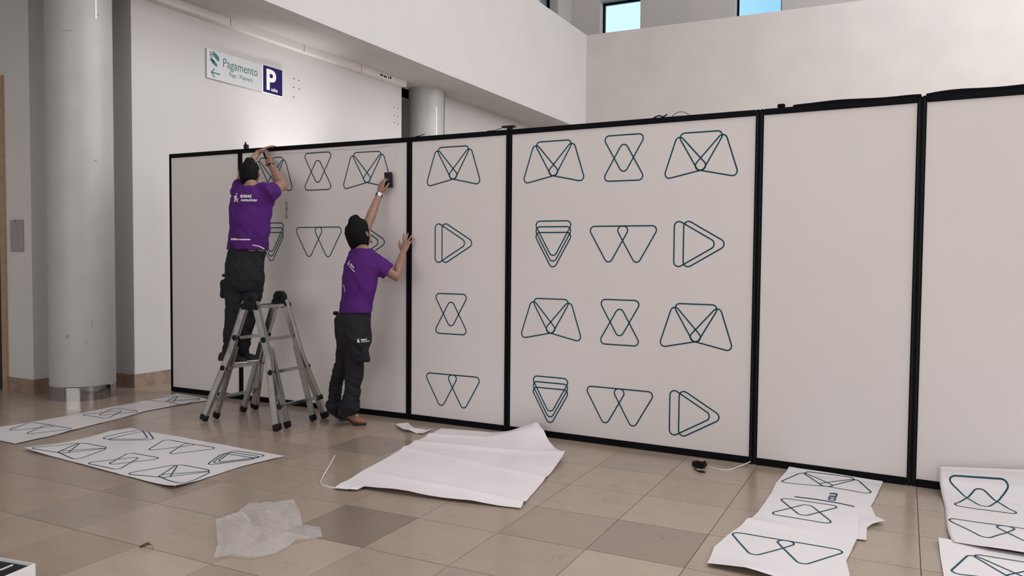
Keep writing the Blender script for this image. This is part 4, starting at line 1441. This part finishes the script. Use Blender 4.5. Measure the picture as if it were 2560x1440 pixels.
tube(bm, [P(906, 650, 5.38), P(906, 632, 5.39), P(903, 612, 5.42), hc2 - Vector((0, 0, .03))], [.065, .055, .052, .055], 16)
Lc2, fr2 = add_head(bm, hc2, (.02, .87, .46), (-.08, -.42, .9), 1.07)
for pts, rad in (((P(905, 650, 5.39), shL2, shL2.lerp(elL2, .5), elL2, elL2.lerp(wrL2, .35), wrL2), (.06, .052, .048, .042, .043, .026)),
                 ((P(912, 655, 5.38), shR2, shR2.lerp(elR2, .5), elR2, elR2.lerp(wrR2, .35), wrR2), (.06, .052, .046, .041, .043, .027))):
    tube(bm, pts, rad, 16)
tube(bm, [hip2 - rt2 * .05, P(866, 875, 5.39), kL2, P(843, 955, 5.43), aL2, aL2 - Vector((0, 0, .05))], [.06, .05, .04, .034, .03, .03], 14)
tube(bm, [hip2 + rt2 * .05, P(893, 875, 5.30), kR2, P(883, 955, 5.33), aR2, aR2 - Vector((0, 0, .05))], [.06, .05, .04, .034, .03, .03], 14)
add_hand(bm, wrL2, P(957, 440, 5.76) - wrL2, (0.25, 1, -.1), (1, -.15, .1), curls=(.35, .32, .32, .32), spread=.05, thumb_out=1.15, thumb_curl=.05, s=.98)
add_hand(bm, wrR2, P(1021, 592, 5.765) - wrR2, (.0, 1, .05), (-1, 0, .2), curls=(.06, .08, .08, .10), spread=.30, thumb_out=1.0, thumb_curl=.1, s=1.02)
body2 = robj('body', bm, .0052, SKIN, m2, 3)
eyes(hc2, fr2, m2)
bm = bmesh.new()
r_, f_, u_ = fr2
loft(bm, [(Lc2(0, -.066, -.135), r_ * .050, f_ * .030), (Lc2(0, -.052, -.095), r_ * .078, f_ * .062), (Lc2(0, -.038, -.045), r_ * .096, f_ * .088), (Lc2(0, -.022, .005), r_ * .101, f_ * .104), (Lc2(0, -.012, .055), r_ * .101, f_ * .112), (Lc2(0, -.004, .095), r_ * .086, f_ * .100), (Lc2(0, .002, .122), r_ * .050, f_ * .062)], 24)
robj('hair', bm, .006, HAIR, m2, 3, lambda co, n: .003 * noise.noise(co * 22) + .002 * noise.noise(co * 110))
bm = bmesh.new()
loft(bm, [(P(cx, y, yt(y)), rt2 * (hw * PX2), fw2 * dp) for cx, y, hw, dp in tor2], 28, dome=False)
tube(bm, [P(904, 655, 5.38), shL2, shL2.lerp(elL2, .35)], [.085, .070, .062], 18, dome=False)
tube(bm, [P(912, 660, 5.37), shR2, shR2.lerp(elR2, .66)], [.095, .080, .076], 18, dome=False)
sh2 = robj('shirt', bm, .0075, SHIRT, m2, 5, folds(13.7, .012, 6, 9))
bm = bmesh.new()
loft(bm, [(P(888, 766, 5.325), rt2 * .125, fw2 * .10), (P(886, 778, 5.32), rt2 * .138, fw2 * .115), (P(881, 800, 5.31), rt2 * .160, fw2 * .135), (P(882, 830, 5.31), rt2 * .165, fw2 * .14), (P(884, 855, 5.32), rt2 * .155, fw2 * .13), (P(885, 880, 5.33), rt2 * .12, fw2 * .10)], 24, dome=False)
tube(bm, [P(870, 840, 5.36), P(866, 875, 5.39), kL2, P(842, 955, 5.43), P(838, 985, 5.43), P(836, 1012, 5.43), P(837, 1026, 5.44)], [.095, .086, .070, .056, .056, .070, .062], 20, dome=False)
tube(bm, [P(893, 840, 5.28), P(893, 875, 5.30), kR2, P(884, 955, 5.33), P(879, 990, 5.32), P(873, 1018, 5.32), P(872, 1031, 5.33)], [.102, .098, .086, .070, .070, .088, .076], 20, dome=False)
obox(bm, P(910, 888, 5.29), Vector((.050, .02, 0)), Vector((-.015, .03, 0)), Vector((-.004, 0, .060)), .012)
obox(bm, P(839, 783, 5.36), Vector((.018, 0, 0)), Vector((0, .02, 0)), Vector((0, 0, .012)), .006)
trousers2 = robj('trousers', bm, .0085, TROUS, m2, 5, folds(28.2, .014, 8, 13, .16))
bR = F(889, 1062, .0) + Vector((-.02, .0, 0)); tR = bR + Vector((.115, .045, 0)); hR = P(848, 1036, bR.y - .07)
bL = F(850, 1051, .0) + Vector((0, .01, 0)); tL = bL + Vector((.08, .05, 0)); hL = P(821, 1030, bL.y - .05)
shoe('shoe', hR, bR, tR, aR2 + Vector((0, 0, -.02)), (-.3, -.2, 1), m2, SUEDE, SOLED, .054)
shoe('shoe', hL, bL, tL, aL2 + Vector((0, 0, -.02)), (-.3, -.2, 1), m2, SHOEB, SOLED, .048)
bv2 = BVHTree.FromObject(sh2, bpy.context.evaluated_depsgraph_get())
dn = (rt2 * .78 + Vector((0, 0, -.55))).normalized()
upn = fw2.cross(dn).normalized()
if upn.z < 0: upn = -upn
artwork(bv2, P(869, 660, 5.27), dn, upn, fw2, sh2, .66)
fn2 = decal_on(bv2, P(860, 714, 5.25), rt2, (0, 0, 1), fw2)
text('hem_lettering', 'IDEIAS', .016, (0, 0, 0), rt2, (0, 0, 1), WHITE, sh2, fn=lambda x, y: fn2(x * .6 + y * .3, y - x * 1.2), bold=.0012, cuts=1)
bt2 = BVHTree.FromObject(trousers2, bpy.context.evaluated_depsgraph_get())
artwork(bt2, P(893, 866, 5.0), Vector((.79, .61, 0)), (0, 0, 1), Vector((-.61, .79, 0)), trousers2, .55)
watch(wrL2.lerp(elL2, .06), wrL2 - elL2, m2, (.75, -.7, .2), WHITE, .028)
sq = thing('felt_squeegee', P(972, 449, 5.785), 'dark felt squeegee pressed on the film by the standing man', 'squeegee')
A1, u1, nb1, _, _ = PANELS[1]
cq = P(972, 450, 5.79)
bm = bmesh.new(); obox(bm, Vector((cq.x, cq.y, cq.z)) - nb1 * .004, u1 * .040, nb1 * .008, Vector((-.004, 0, .068)), .003)
obj('pad', bm, mat('felt_dark', (.012, .012, .022, 1), .9, bump=.2, bscale=60), sq)
